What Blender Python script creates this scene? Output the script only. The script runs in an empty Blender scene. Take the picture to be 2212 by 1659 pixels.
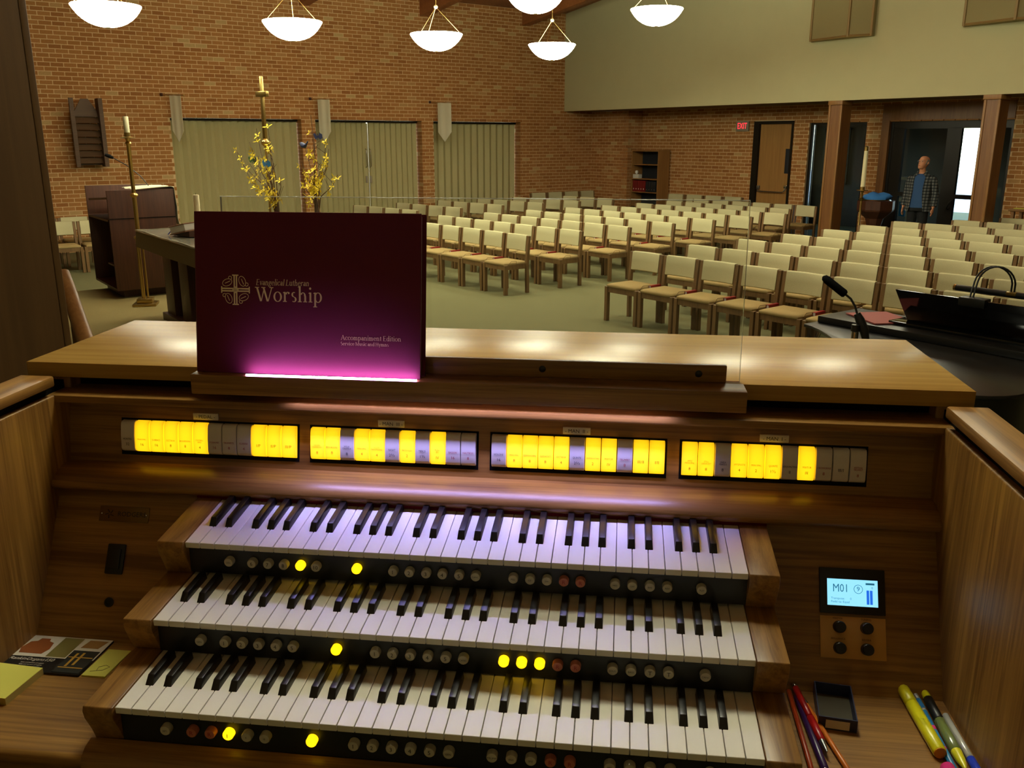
import bpy, bmesh, math, random
from mathutils import Vector, Matrix
random.seed(7)
SC = bpy.context.scene
COL = SC.collection
R = math.radians

# ------------------------------------------------------------------ camera
CAM = Vector((0.2285, -0.9523, 2.034))
FW = Vector((-0.11803, 0.95689, -0.26539)).normalized()
RT = Vector((0.99247, 0.12242, 0.0)).normalized()
RT = (RT - FW * RT.dot(FW)).normalized()
UP = RT.cross(FW)
cd = bpy.data.cameras.new('camera')
cd.sensor_width = 36.0
cd.sensor_fit = 'HORIZONTAL'
cd.lens = 31.167
cd.clip_start = 0.05
cd.clip_end = 200
co = bpy.data.objects.new('camera', cd)
COL.objects.link(co)
mw = Matrix.Identity(4)
for i in range(3):
    mw[i][0] = RT[i]; mw[i][1] = UP[i]; mw[i][2] = -FW[i]; mw[i][3] = CAM[i]
co.matrix_world = mw
SC.camera = co

# ------------------------------------------------------------------ world, exposure
w = bpy.data.worlds.new('world'); SC.world = w
w.use_nodes = True
nt = w.node_tree
bg = nt.nodes['Background']
sky = nt.nodes.new('ShaderNodeTexSky')
sky.sky_type = 'NISHITA'; sky.sun_elevation = R(40); sky.sun_rotation = R(200); sky.sun_disc = False
nt.links.new(sky.outputs[0], bg.inputs[0])
bg.inputs[1].default_value = 1.8
SC.view_settings.view_transform = 'Standard'
SC.view_settings.look = 'None'
SC.view_settings.exposure = 0.0
SC.view_settings.gamma = 1.0
SC.view_settings.use_curve_mapping = False
try:
    SC.cycles.use_denoising = True
    SC.cycles.sample_clamp_indirect = 4.0
    SC.cycles.caustics_reflective = False
    SC.cycles.caustics_refractive = False
    SC.cycles.max_bounces = 7
    SC.cycles.diffuse_bounces = 3
    SC.cycles.glossy_bounces = 3
    SC.cycles.transmission_bounces = 3
except Exception:
    pass
LAMP = 34.5          # strength of the pendant bowls
LAMP_COL = (1.0, 0.99, 0.72)
PH = R(46.8133)
D0 = Vector((math.sin(PH), math.cos(PH), 0))      # along the brick wall, away
EE = Vector((math.cos(PH), -math.sin(PH), 0))     # along the tan wall, towards the right
C2 = Vector((CAM.x, CAM.y, 0))
def W(u, v, z=0.0):
    return C2 + D0 * u + EE * v + Vector((0, 0, z))
RZ = -PH                 # rotation that turns local x to EE and local y to D0
K = 1.3047               # height of the lowest manual's front edge over the nave floor
LOFT = 0.55

# ------------------------------------------------------------------ materials
MATS = {}
def s2l(c):
    return tuple(((x / 255) / 12.92 if x / 255 <= 0.04045 else ((x / 255 + 0.055) / 1.055) ** 2.4) for x in c)
def newmat(name):
    m = bpy.data.materials.new(name); m.use_nodes = True
    MATS[name] = m
    return m, m.node_tree.nodes, m.node_tree.links, m.node_tree.nodes['Principled BSDF']
def mat(name, col, rough=0.5, metal=0.0, spec=0.5, emit=None, es=0.0, noise=0.0, nscale=40.0, bump=0.0, coat=0.0, sheen=0.0):
    m, N, L, P = newmat(name)
    P.inputs['Base Color'].default_value = (*col, 1)
    P.inputs['Roughness'].default_value = rough
    P.inputs['Metallic'].default_value = metal
    P.inputs['Specular IOR Level'].default_value = spec
    P.inputs['Coat Weight'].default_value = coat
    P.inputs['Sheen Weight'].default_value = sheen
    if emit:
        P.inputs['Emission Color'].default_value = (*emit, 1)
        P.inputs['Emission Strength'].default_value = es
    if noise or bump:
        tc = N.new('ShaderNodeTexCoord'); nz = N.new('ShaderNodeTexNoise')
        nz.inputs['Scale'].default_value = nscale; nz.inputs['Detail'].default_value = 4
        L.new(tc.outputs['Object'], nz.inputs['Vector'])
        if noise:
            mx = N.new('ShaderNodeMix'); mx.data_type = 'RGBA'
            mx.inputs[6].default_value = (*[c * (1 - noise) for c in col], 1)
            mx.inputs[7].default_value = (*[min(1, c * (1 + noise)) for c in col], 1)
            L.new(nz.outputs['Fac'], mx.inputs[0]); L.new(mx.outputs[2], P.inputs['Base Color'])
        if bump:
            b = N.new('ShaderNodeBump'); b.inputs['Strength'].default_value = bump; b.inputs['Distance'].default_value = 0.002
            L.new(nz.outputs['Fac'], b.inputs['Height']); L.new(b.outputs[0], P.inputs['Normal'])
    return m
def wood(name, light, dark, axis=0, scale=1.0, rough=0.4, contrast=1.0, coat=0.0, spec=0.5):
    m, N, L, P = newmat(name)
    tc = N.new('ShaderNodeTexCoord'); mp = N.new('ShaderNodeMapping')
    s = [95.0 * scale] * 3; s[axis] = 3.0 * scale
    mp.inputs['Scale'].default_value = s
    L.new(tc.outputs['Object'], mp.inputs['Vector'])
    n1 = N.new('ShaderNodeTexNoise'); n1.inputs['Scale'].default_value = 1.0; n1.inputs['Detail'].default_value = 5; n1.inputs['Roughness'].default_value = 0.65
    n1.inputs['Distortion'].default_value = 0.6
    L.new(mp.outputs[0], n1.inputs['Vector'])
    mp2 = N.new('ShaderNodeMapping'); s2 = [9.0 * scale] * 3; s2[axis] = 0.6 * scale
    mp2.inputs['Scale'].default_value = s2
    L.new(tc.outputs['Object'], mp2.inputs['Vector'])
    wv = N.new('ShaderNodeTexNoise'); wv.inputs['Scale'].default_value = 1.0; wv.inputs['Detail'].default_value = 2; wv.inputs['Distortion'].default_value = 1.6
    L.new(mp2.outputs[0], wv.inputs['Vector'])
    rp = N.new('ShaderNodeValToRGB')
    e = rp.color_ramp.elements
    e[0].position = 0.38; e[0].color = (*dark, 1); e[1].position = 0.62; e[1].color = (*light, 1)
    ad = N.new('ShaderNodeMath'); ad.operation = 'MULTIPLY_ADD'; ad.inputs[1].default_value = 0.65
    ml = N.new('ShaderNodeMath'); ml.operation = 'MULTIPLY'; ml.inputs[1].default_value = 0.35
    L.new(wv.outputs['Fac'], ml.inputs[0]); L.new(n1.outputs['Fac'], ad.inputs[0]); L.new(ml.outputs[0], ad.inputs[2])
    L.new(ad.outputs[0], rp.inputs['Fac']); L.new(rp.outputs['Color'], P.inputs['Base Color'])
    P.inputs['Roughness'].default_value = rough; P.inputs['Coat Weight'].default_value = coat; P.inputs['Coat Roughness'].default_value = 0.12
    P.inputs['Specular IOR Level'].default_value = spec
    b = N.new('ShaderNodeBump'); b.inputs['Strength'].default_value = 0.12; b.inputs['Distance'].default_value = 0.001
    L.new(n1.outputs['Fac'], b.inputs['Height']); L.new(b.outputs[0], P.inputs['Normal'])
    return m
def clear(name, tint=(0.96, 0.97, 0.96), gl=0.06):
    m, N, L, P = newmat(name)
    out = N['Material Output']
    tr = N.new('ShaderNodeBsdfTransparent'); tr.inputs[0].default_value = (*tint, 1)
    g = N.new('ShaderNodeBsdfGlossy'); g.inputs['Roughness'].default_value = 0.03
    fr = N.new('ShaderNodeFresnel'); fr.inputs['IOR'].default_value = 1.35
    mx = N.new('ShaderNodeMixShader')
    L.new(fr.outputs[0], mx.inputs[0]); L.new(tr.outputs[0], mx.inputs[1]); L.new(g.outputs[0], mx.inputs[2])
    L.new(mx.outputs[0], out.inputs['Surface'])
    return m
OAK_L, OAK_D = (0.40, 0.205, 0.046), (0.17, 0.075, 0.016)
wood('oak_x', OAK_L, OAK_D, 0, 1.0, 0.36)
wood('oak_y', OAK_L, OAK_D, 1, 1.0, 0.38)
wood('oak_z', OAK_L, OAK_D, 2, 1.0, 0.40)
wood('oak_lid', (0.44, 0.255, 0.060), (0.32, 0.17, 0.037), 0, 0.55, 0.27, spec=0.3)
wood('chair_wood', (0.20, 0.11, 0.036), (0.125, 0.066, 0.021), 2, 1.2, 0.5)
wood('dark_wood', (0.085, 0.028, 0.012), (0.05, 0.016, 0.007), 2, 0.8, 0.45)
wood('post_wood', (0.27, 0.12, 0.032), (0.19, 0.075, 0.018), 2, 0.5, 0.45)
wood('post_trim', (0.36, 0.18, 0.05), (0.27, 0.125, 0.033), 2, 0.5, 0.45)
wood('column_wood', (0.115, 0.055, 0.015), (0.085, 0.039, 0.010), 2, 0.4, 0.5)
wood('door_wood', (0.42, 0.22, 0.065), (0.32, 0.155, 0.045), 2, 0.4, 0.4)
wood('beam_wood', (0.42, 0.16, 0.05), (0.30, 0.105, 0.03), 1, 0.3, 0.5)
wood('ceiling_wood', (0.34, 0.15, 0.06), (0.24, 0.10, 0.04), 1, 0.3, 0.6)
wood('louver_wood', (0.13, 0.07, 0.03), (0.085, 0.045, 0.02), 0, 0.6, 0.6)
wood('shelf_wood', (0.34, 0.17, 0.05), (0.25, 0.12, 0.035), 2, 0.5, 0.5)
mat('mortar', s2l((222, 192, 144)), 0.9, noise=0.15, nscale=9)
mat('tan_wall', s2l((196, 190, 146)), 0.92, noise=0.04, nscale=3.0, bump=0.2)
mat('plaster', s2l((196, 180, 135)), 0.92)
mat('bounce_plaster', s2l((176, 166, 134)), 0.9)
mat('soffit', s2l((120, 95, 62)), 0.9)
mat('carpet', s2l((108, 106, 74)), 0.98, spec=0.1, noise=0.16, nscale=90, bump=0.6)
mat('carpet_platform', s2l((118, 104, 66)), 0.98, spec=0.1, noise=0.13, nscale=90, bump=0.6)
mat('curtain_vinyl', s2l((184, 175, 128)), 0.7, spec=0.2, noise=0.05, nscale=60)
mat('curtain_track', s2l((40, 34, 22)), 0.7)
mat('ivory_key', s2l((236, 230, 214)), 0.28, spec=0.5)
mat('ebony_key', s2l((22, 18, 16)), 0.32)
mat('black_plastic', s2l((16, 17, 15)), 0.4)
mat('black_matte', s2l((12, 11, 10)), 0.85, spec=0.1)
mat('felt_red', s2l((95, 20, 24)), 0.95, spec=0.05)
mat('tab_white', s2l((232, 226, 220)), 0.35)
mat('tab_lit', s2l((250, 200, 60)), 0.35, emit=(1.0, 0.56, 0.006), es=1.3)
mat('piston_white', s2l((205, 198, 176)), 0.35)
mat('piston_red', s2l((205, 120, 95)), 0.35)
mat('piston_lit', s2l((250, 200, 60)), 0.35, emit=(1.0, 0.60, 0.004), es=1.6)
mat('ink', s2l((26, 22, 22)), 0.6)
mat('ink_brown', s2l((95, 52, 8)), 0.6)
mat('ink_red', s2l((165, 45, 50)), 0.6)
mat('plate_silver', s2l((228, 222, 206)), 0.4)
mat('brass_plate', s2l((120, 92, 48)), 0.35, metal=0.8)
mat('brass', s2l((186, 156, 92)), 0.28, metal=1.0)
mat('chrome', s2l((200, 200, 200)), 0.15, metal=1.0)
mat('steel', s2l((150, 150, 150)), 0.35, metal=1.0)
mat('led_violet', (0.75, 0.7, 1.0), 0.4, emit=(0.52, 0.28, 1.0), es=80.0)
mat('led_keys', (0.75, 0.7, 1.0), 0.4, emit=(0.56, 0.46, 1.0), es=1.0)
mat('lcd', (0.3, 0.6, 0.8), 0.4, emit=(0.30, 0.78, 1.0), es=1.05)
mat('lcd_ink', s2l((40, 100, 150)), 0.6, emit=(0.02, 0.14, 0.22), es=1.0)
mat('lcd_bar', s2l((30, 110, 220)), 0.6, emit=(0.015, 0.14, 0.75), es=1.0)
mat('control_plate', s2l((206, 158, 84)), 0.45)
mat('book_maroon', s2l((100, 30, 46)), 0.72, spec=0.25, noise=0.08, nscale=400)
mat('gold_print', s2l((246, 228, 150)), 0.5)
mat('page_white', s2l((226, 222, 214)), 0.85)
mat('fabric_cream', s2l((192, 186, 146)), 0.95, spec=0.1, noise=0.10, nscale=120, bump=0.3)
mat('fabric_seat', s2l((160, 138, 92)), 0.95, spec=0.1, noise=0.10, nscale=120, bump=0.3)
mat('hymnal_red', s2l((150, 22, 26)), 0.5)
mat('bowl_glass', (0.9, 0.88, 0.8), 0.5, emit=LAMP_COL, es=LAMP)
mat('linen', s2l((208, 202, 168)), 0.85, sheen=0.2)
m = mat('banner_cloth', s2l((248, 246, 226)), 0.9)
_n, _l = m.node_tree.nodes, m.node_tree.links
_t = _n.new('ShaderNodeBsdfTranslucent'); _t.inputs[0].default_value = (0.93, 0.91, 0.74, 1); _x = _n.new('ShaderNodeMixShader'); _x.inputs[0].default_value = 0.5
_l.new(_n['Principled BSDF'].outputs[0], _x.inputs[1]); _l.new(_t.outputs[0], _x.inputs[2]); _l.new(_x.outputs[0], _n['Material Output'].inputs['Surface'])
mat('plastic_cover', s2l((150, 146, 128)), 0.18, coat=0.6)
mat('altar_frontal', s2l((120, 108, 78)), 0.8)
mat('candle_wax', s2l((232, 222, 178)), 0.6)
mat('piano_black', s2l((10, 10, 10)), 0.12, coat=0.6)
mat('piano_matte', s2l((30, 29, 27)), 0.32)
mat('folder_red', s2l((176, 84, 78)), 0.7)
mat('mic_foam', s2l((14, 14, 14)), 0.95, spec=0.1)
mat('alu_dark', s2l((30, 26, 20)), 0.4, metal=0.4)
mat('sign_grey', s2l((150, 140, 120)), 0.5)
mat('exit_red', s2l((220, 30, 30)), 0.5, emit=(1.0, 0.03, 0.05), es=1.8)
mat('blue_cloth', s2l((58, 128, 205)), 0.8)
mat('skin', s2l((208, 146, 108)), 0.55)
mat('hair_grey', s2l((150, 146, 140)), 0.85)
mat('tshirt_blue', s2l((50, 84, 128)), 0.9)
mat('trousers', s2l((24, 26, 28)), 0.9)
mat('shoe', s2l((24, 20, 16)), 0.6)
mat('paper_yellow', s2l((222, 216, 96)), 0.8)
mat('paper_edge', s2l((190, 170, 96)), 0.85)
mat('card_black', s2l((22, 20, 18)), 0.35)
mat('card_white', s2l((222, 214, 196)), 0.4)
mat('card_olive', s2l((128, 116, 58)), 0.5)
mat('card_brown', s2l((150, 82, 34)), 0.5)
mat('card_tan', s2l((164, 122, 62)), 0.5)
mat('card_slate', s2l((44, 46, 42)), 0.4)
mat('card_gold', s2l((196, 152, 60)), 0.4)
mat('pen_red', s2l((176, 24, 24)), 0.3)
mat('pen_rust', s2l((176, 62, 22)), 0.35)
mat('pen_purple', s2l((58, 30, 86)), 0.3)
mat('pencil_orange', s2l((216, 118, 34)), 0.35)
mat('marker_yellow', s2l((232, 224, 30)), 0.3)
mat('marker_orange', s2l((214, 140, 24)), 0.4)
mat('pencil_blue', s2l((42, 128, 190)), 0.35)
mat('pen_green', s2l((118, 132, 74)), 0.2, coat=0.5)
mat('pen_blue', s2l((40, 66, 200)), 0.3)
mat('pen_clear', s2l((186, 184, 174)), 0.15, coat=0.5)
mat('marker_pink', s2l((226, 50, 130)), 0.4)
mat('box_navy', s2l((30, 36, 74)), 0.45)
mat('box_inside', s2l((70, 62, 42)), 0.7)
mat('twig', s2l((86, 60, 34)), 0.8)
mat('petal', s2l((232, 204, 40)), 0.7)
mat('leaf_green', s2l((60, 92, 46)), 0.7)
mat('butterfly_blue', s2l((50, 120, 170)), 0.5)
mat('bird_navy', s2l((34, 44, 84)), 0.6)
mat('vase', s2l((92, 70, 46)), 0.4)
mat('bible_cover', s2l((150, 108, 80)), 0.6)
mat('speaker_cloth', s2l((150, 138, 96)), 0.95, noise=0.1, nscale=200)
mat('speaker_frame', s2l((150, 122, 74)), 0.55)
mat('ribbon_blue', s2l((50, 60, 150)), 0.6)
mat('white_plastic', s2l((206, 204, 192)), 0.5)
mat('binder_red', s2l((120, 22, 24)), 0.5)
mat('binder_dark', s2l((30, 34, 40)), 0.5)
mat('back_panel', s2l((26, 30, 36)), 0.7)
mat('vestibule', s2l((92, 90, 84)), 0.9)
mat('concrete', s2l((190, 186, 176)), 0.9)
mat('art_paper', s2l((120, 128, 126)), 0.6)
m, N, L, P = newmat('acrylic_edge')
_t = N.new('ShaderNodeBsdfTransparent'); _x = N.new('ShaderNodeMixShader'); _x.inputs[0].default_value = 0.55
P.inputs['Base Color'].default_value = (0.62, 0.62, 0.52, 1); P.inputs['Roughness'].default_value = 0.3
L.new(P.outputs[0], _x.inputs[1]); L.new(_t.outputs[0], _x.inputs[2]); L.new(_x.outputs[0], N['Material Output'].inputs['Surface'])
clear('acrylic'); clear('door_glass', (0.80, 0.86, 0.86))
# bricks: tone by object and by island
# lit tabs glow most around the bulb behind their middle
for nm_, ax_ in (('tab_lit', 0.0122),):
    N, L = MATS[nm_].node_tree.nodes, MATS[nm_].node_tree.links
    tc = N.new('ShaderNodeTexCoord'); sp = N.new('ShaderNodeSeparateXYZ'); L.new(tc.outputs['Object'], sp.inputs[0])
    def mth(op_, a, b):
        q = N.new('ShaderNodeMath'); q.operation = op_
        for k_, v_ in enumerate((a, b)):
            if isinstance(v_, (int, float)): q.inputs[k_].default_value = v_
            else: L.new(v_, q.inputs[k_])
        return q.outputs[0]
    x2 = mth('POWER', mth('ABSOLUTE', mth('DIVIDE', sp.outputs[0], ax_), 0), 3.0)
    z2 = mth('POWER', mth('ABSOLUTE', mth('DIVIDE', mth('SUBTRACT', sp.outputs[2], 0.025), 0.03), 0), 3.0)
    L.new(mth('SUBTRACT', 1.5, mth('MULTIPLY', mth('ADD', x2, z2), 0.42)), N['Principled BSDF'].inputs['Emission Strength'])
m, N, L, P = newmat('brick_clay')
oi = N.new('ShaderNodeObjectInfo'); ge = N.new('ShaderNodeNewGeometry')
ad = N.new('ShaderNodeMath'); ad.operation = 'ADD'; fr = N.new('ShaderNodeMath'); fr.operation = 'FRACT'
L.new(oi.outputs['Random'], ad.inputs[0]); L.new(ge.outputs['Random Per Island'], ad.inputs[1]); L.new(ad.outputs[0], fr.inputs[0])
rp = N.new('ShaderNodeValToRGB'); el = rp.color_ramp.elements
el[0].position = 0.0; el[0].color = (*s2l((172, 114, 62)), 1)
el[1].position = 1.0; el[1].color = (*s2l((212, 178, 122)), 1)
for pos, c in ((0.25, (184, 126, 70)), (0.6, (190, 132, 76)), (0.85, (196, 138, 82)), (0.94, (202, 154, 98))):
    k = rp.color_ramp.elements.new(pos); k.color = (*s2l(c), 1)
L.new(fr.outputs[0], rp.inputs['Fac'])
tc = N.new('ShaderNodeTexCoord'); nz = N.new('ShaderNodeTexNoise'); nz.inputs['Scale'].default_value = 60
L.new(tc.outputs['Object'], nz.inputs['Vector'])
mx = N.new('ShaderNodeMix'); mx.data_type = 'RGBA'; mx.blend_type = 'MULTIPLY'; mx.inputs[0].default_value = 0.35
L.new(rp.outputs[0], mx.inputs[6]); L.new(nz.outputs['Fac'], mx.inputs[7]); L.new(mx.outputs[2], P.inputs['Base Color'])
P.inputs['Roughness'].default_value = 0.9; P.inputs['Specular IOR Level'].default_value = 0.2
# plaid shirt
m, N, L, P = newmat('plaid')
tc = N.new('ShaderNodeTexCoord')
def stripe(axis, sc, lo):
    wv = N.new('ShaderNodeTexWave'); wv.wave_type = 'BANDS'; wv.bands_direction = axis
    wv.inputs['Scale'].default_value = sc
    L.new(tc.outputs['Object'], wv.inputs['Vector'])
    r_ = N.new('ShaderNodeValToRGB'); r_.color_ramp.elements[0].position = lo; r_.color_ramp.elements[1].position = lo + 0.25
    L.new(wv.outputs['Fac'], r_.inputs['Fac'])
    return r_.outputs['Color']
a1 = stripe('X', 6.5, 0.35); a2 = stripe('Z', 6.0, 0.35)
ad = N.new('ShaderNodeMath'); ad.operation = 'ADD'; L.new(a1, ad.inputs[0]); L.new(a2, ad.inputs[1])
dv = N.new('ShaderNodeMath'); dv.operation = 'MULTIPLY'; dv.inputs[1].default_value = 0.5; L.new(ad.outputs[0], dv.inputs[0])
rp = N.new('ShaderNodeValToRGB'); rp.color_ramp.elements[0].color = (*s2l((26, 30, 32)), 1); rp.color_ramp.elements[1].color = (*s2l((112, 114, 110)), 1)
k = rp.color_ramp.elements.new(0.5); k.color = (*s2l((58, 64, 66)), 1)
L.new(dv.outputs[0], rp.inputs['Fac']); L.new(rp.outputs['Color'], P.inputs['Base Color']); P.inputs['Roughness'].default_value = 0.9

# ------------------------------------------------------------------ mesh builder
class MB:
    def __init__(s):
        s.v = []; s.f = []
    def add(s, vs, fs):
        b = len(s.v); s.v += [tuple(p) for p in vs]; s.f += [tuple(b + i for i in f) for f in fs]; return s
    def box(s, x0, x1, y0, y1, z0, z1):
        return s.add([(x0, y0, z0), (x1, y0, z0), (x1, y1, z0), (x0, y1, z0), (x0, y0, z1), (x1, y0, z1), (x1, y1, z1), (x0, y1, z1)],
                     [(0, 3, 2, 1), (4, 5, 6, 7), (0, 1, 5, 4), (1, 2, 6, 5), (2, 3, 7, 6), (3, 0, 4, 7)])
    def hexa(s, p):
        return s.add(p, [(0, 3, 2, 1), (4, 5, 6, 7), (0, 1, 5, 4), (1, 2, 6, 5), (2, 3, 7, 6), (3, 0, 4, 7)])
    def prism(s, prof, axis, a, b):
        n = len(prof); vs = []
        for t in (a, b):
            for p, q in prof:
                vs.append((t, p, q) if axis == 0 else ((p, t, q) if axis == 1 else (p, q, t)))
        fs = [tuple(range(n)), tuple(range(2 * n - 1, n - 1, -1))]
        fs += [(i, i + n, (i + 1) % n + n, (i + 1) % n) for i in range(n)]
        return s.add(vs, fs)
    def lathe(s, prof, n=24, c=(0, 0, 0), axis=2, cap=True):
        vs = []; m_ = len(prof)
        for i in range(n):
            a = 2 * math.pi * i / n
            for r_, h in prof:
                p = (r_ * math.cos(a), r_ * math.sin(a), h)
                if axis == 1: p = (p[0], -p[2], p[1])
                if axis == 0: p = (p[2], p[0], p[1])
                vs.append((p[0] + c[0], p[1] + c[1], p[2] + c[2]))
        fs = [(i * m_ + j, ((i + 1) % n) * m_ + j, ((i + 1) % n) * m_ + j + 1, i * m_ + j + 1) for i in range(n) for j in range(m_ - 1)]
        if cap:
            if prof[0][0] > 1e-6: fs.append(tuple(i * m_ for i in range(n - 1, -1, -1)))
            if prof[-1][0] > 1e-6: fs.append(tuple(i * m_ + m_ - 1 for i in range(n)))
        return s.add(vs, fs)
    def tube(s, pts, rad, n=8, cap=True):
        pts = [Vector(p) for p in pts]; k = len(pts)
        rs = rad if isinstance(rad, (list, tuple)) else [rad] * k
        vs = []; ref = None
        for i, p in enumerate(pts):
            d = (pts[min(i + 1, k - 1)] - pts[max(i - 1, 0)])
            d = d.normalized() if d.length > 1e-9 else Vector((0, 0, 1))
            if ref is None:
                ref = Vector((1, 0, 0)) if abs(d.x) < 0.8 else Vector((0, 1, 0))
            x = (ref - d * ref.dot(d)).normalized(); y = d.cross(x); ref = x
            for j in range(n):
                a = 2 * math.pi * j / n
                vs.append(p + x * (rs[i] * math.cos(a)) + y * (rs[i] * math.sin(a)))
        fs = [(i * n + j, i * n + (j + 1) % n, (i + 1) * n + (j + 1) % n, (i + 1) * n + j) for i in range(k - 1) for j in range(n)]
        if cap:
            fs += [tuple(range(n - 1, -1, -1)), tuple((k - 1) * n + j for j in range(n))]
        return s.add(vs, fs)
    def loft(s, rings, cap=True):
        n = len(rings[0]); k = len(rings); vs = [p for r_ in rings for p in r_]
        fs = [(i * n + j, i * n + (j + 1) % n, (i + 1) * n + (j + 1) % n, (i + 1) * n + j) for i in range(k - 1) for j in range(n)]
        if cap:
            fs += [tuple(range(n - 1, -1, -1)), tuple((k - 1) * n + j for j in range(n))]
        return s.add(vs, fs)
    def mesh(s, name, bevel=0.0, segs=2, smooth=None):
        me = bpy.data.meshes.new(name)
        me.from_pydata(s.v, [], s.f)
        bm = bmesh.new(); bm.from_mesh(me)
        bmesh.ops.recalc_face_normals(bm, faces=bm.faces)
        if bevel > 0:
            ed = [e for e in bm.edges if len(e.link_faces) == 2 and e.calc_face_angle(0) > 0.6]
            bmesh.ops.bevel(bm, geom=ed, offset=bevel, segments=segs, profile=0.5, affect='EDGES', clamp_overlap=True)
        bm.to_mesh(me); bm.free()
        if smooth is not None or bevel > 0:
            me.polygons.foreach_set('use_smooth', [True] * len(me.polygons))
            me.set_sharp_from_angle(angle=R(smooth if smooth else 35))
        return me
    def build(s, name, m, parent=None, loc=(0, 0, 0), rot=(0, 0, 0), bevel=0.0, segs=2, smooth=None):
        return put(name, s.mesh(name, bevel, segs, smooth), m, parent, loc, rot)
def put(name, me, m, parent=None, loc=(0, 0, 0), rot=(0, 0, 0)):
    if m and not me.materials:
        me.materials.append(MATS[m])
    o = bpy.data.objects.new(name, me); COL.objects.link(o)
    o.location = loc; o.rotation_euler = rot
    if parent: o.parent = parent
    return o
def thing(name, label, cat, loc=(0, 0, 0), rz=0.0, group=None):
    o = bpy.data.objects.new(name, None); COL.objects.link(o)
    o.location = loc; o.rotation_euler = (0, 0, rz); o.empty_display_size = 0.1
    o['label'] = label; o['category'] = cat
    if group: o['group'] = group
    return o
def tag(o, label, cat, group=None):
    o['label'] = label; o['category'] = cat
    if group: o['group'] = group
    return o
def struct(o, label=None):
    o['kind'] = 'structure'
    if label: o['label'] = label
    return o
def text(name, body, size, loc, rot, m, parent, align='CENTER', shear=0.0, sx=1.0):
    c = bpy.data.curves.new(name, 'FONT'); c.body = body; c.size = size
    c.align_x = align; c.align_y = 'CENTER'; c.shear = shear; c.resolution_u = 2
    c.space_line = 0.85
    to = bpy.data.objects.new(name, c)
    me = bpy.data.meshes.new_from_object(to)
    me.name = name; me.materials.clear(); me.materials.append(MATS[m])
    bpy.data.objects.remove(to)
    o = bpy.data.objects.new(name, me); COL.objects.link(o)
    o.location = loc; o.rotation_euler = rot; o.scale = (sx, 1, 1)
    if parent: o.parent = parent
    return o
def dup(root, loc, rz):
    r = root.copy(); COL.objects.link(r); r.location = loc; r.rotation_euler = (0, 0, rz)
    for ch in root.children:
        c = ch.copy(); COL.objects.link(c); c.parent = r
        for g in ch.children:
            d = g.copy(); COL.objects.link(d); d.parent = c
    return r
ORD = ['first', 'second', 'third', 'fourth', 'fifth', 'sixth', 'seventh', 'eighth', 'ninth', 'tenth']

# ================================================================== the room
VB = -18.3      # brick wall
UT = 15.02      # tan wall face
UA = 15.98      # brick return
VP = -16.93
UX = 16.46      # exit wall
def ceil_z(v): return 5.05 + 0.125 * (v - VB) if v < -3 else 5.05 + 0.125 * (-3 - VB) - 0.125 * (v + 3)
def uvbox(mb, u0, u1, v0, v1, z0, z1):
    mb.hexa([W(u0, v0, z0), W(u0, v1, z0), W(u1, v1, z0), W(u1, v0, z0), W(u0, v0, z1), W(u0, v1, z1), W(u1, v1, z1), W(u1, v0, z1)])
    return mb
struct(uvbox(MB(), -9, 26, -21, 12, -0.2, 0.0).build('floor', 'carpet'))
# chancel platform, one step above the nave floor
_pp = [W(a, b) for a, b in ((-6.0, -12.52), (5.2, -12.52), (5.2, -8.95), (3.6, -8.95), (3.6, -7.2), (-6.0, -7.2))]
struct(MB().prism([(p.x, p.y) for p in _pp], 2, 0.0, 0.15).build('platform', 'carpet_platform', bevel=0.01), 'low carpeted chancel platform under the altar')
# organ loft floor
MBL = MB(); MBL.hexa([Vector((-3.2, -3.5, 0)), Vector((1.25, -3.5, 0)), Vector((1.25, 1.3, 0)), Vector((-3.2, 1.3, 0)),
                      Vector((-3.2, -3.5, LOFT)), Vector((1.25, -3.5, LOFT)), Vector((1.25, 1.3, LOFT)), Vector((-3.2, 1.3, LOFT))])
struct(MBL.build('floor_loft', 'carpet'), 'raised carpeted floor under the organ console')
# ceiling: two slopes
def slope_quad(va, vb):
    mb = MB()
    mb.hexa([W(-9, va, ceil_z(va)), W(-9, vb, ceil_z(vb)), W(UX + 0.2, vb, ceil_z(vb)), W(UX + 0.2, va, ceil_z(va)),
             W(-9, va, ceil_z(va) + 0.15), W(-9, vb, ceil_z(vb) + 0.15), W(UX + 0.2, vb, ceil_z(vb) + 0.15), W(UX + 0.2, va, ceil_z(va) + 0.15)])
    return mb
c_ = slope_quad(VB - 1.2, -3.0)
struct(c_.build('ceiling', 'ceiling_wood'))
struct(slope_quad(-3.0, 10.0).build('ceiling', 'ceiling_wood'))
# walls out of the view that close the room
struct(uvbox(MB(), -9.2, -9.0, VB, 10, 0, 9).build('wall_behind', 'plaster'))
struct(uvbox(MB(), -9, UX, 10.0, 10.2, 0, 9).build('wall_right', 'plaster'))

# unseen wall added behind the player to bounce light onto the organ front
struct(MB().box(-3.2, 2.6, -2.75, -2.6, LOFT, 6.0).build('wall_bounce', 'bounce_plaster'))
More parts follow.
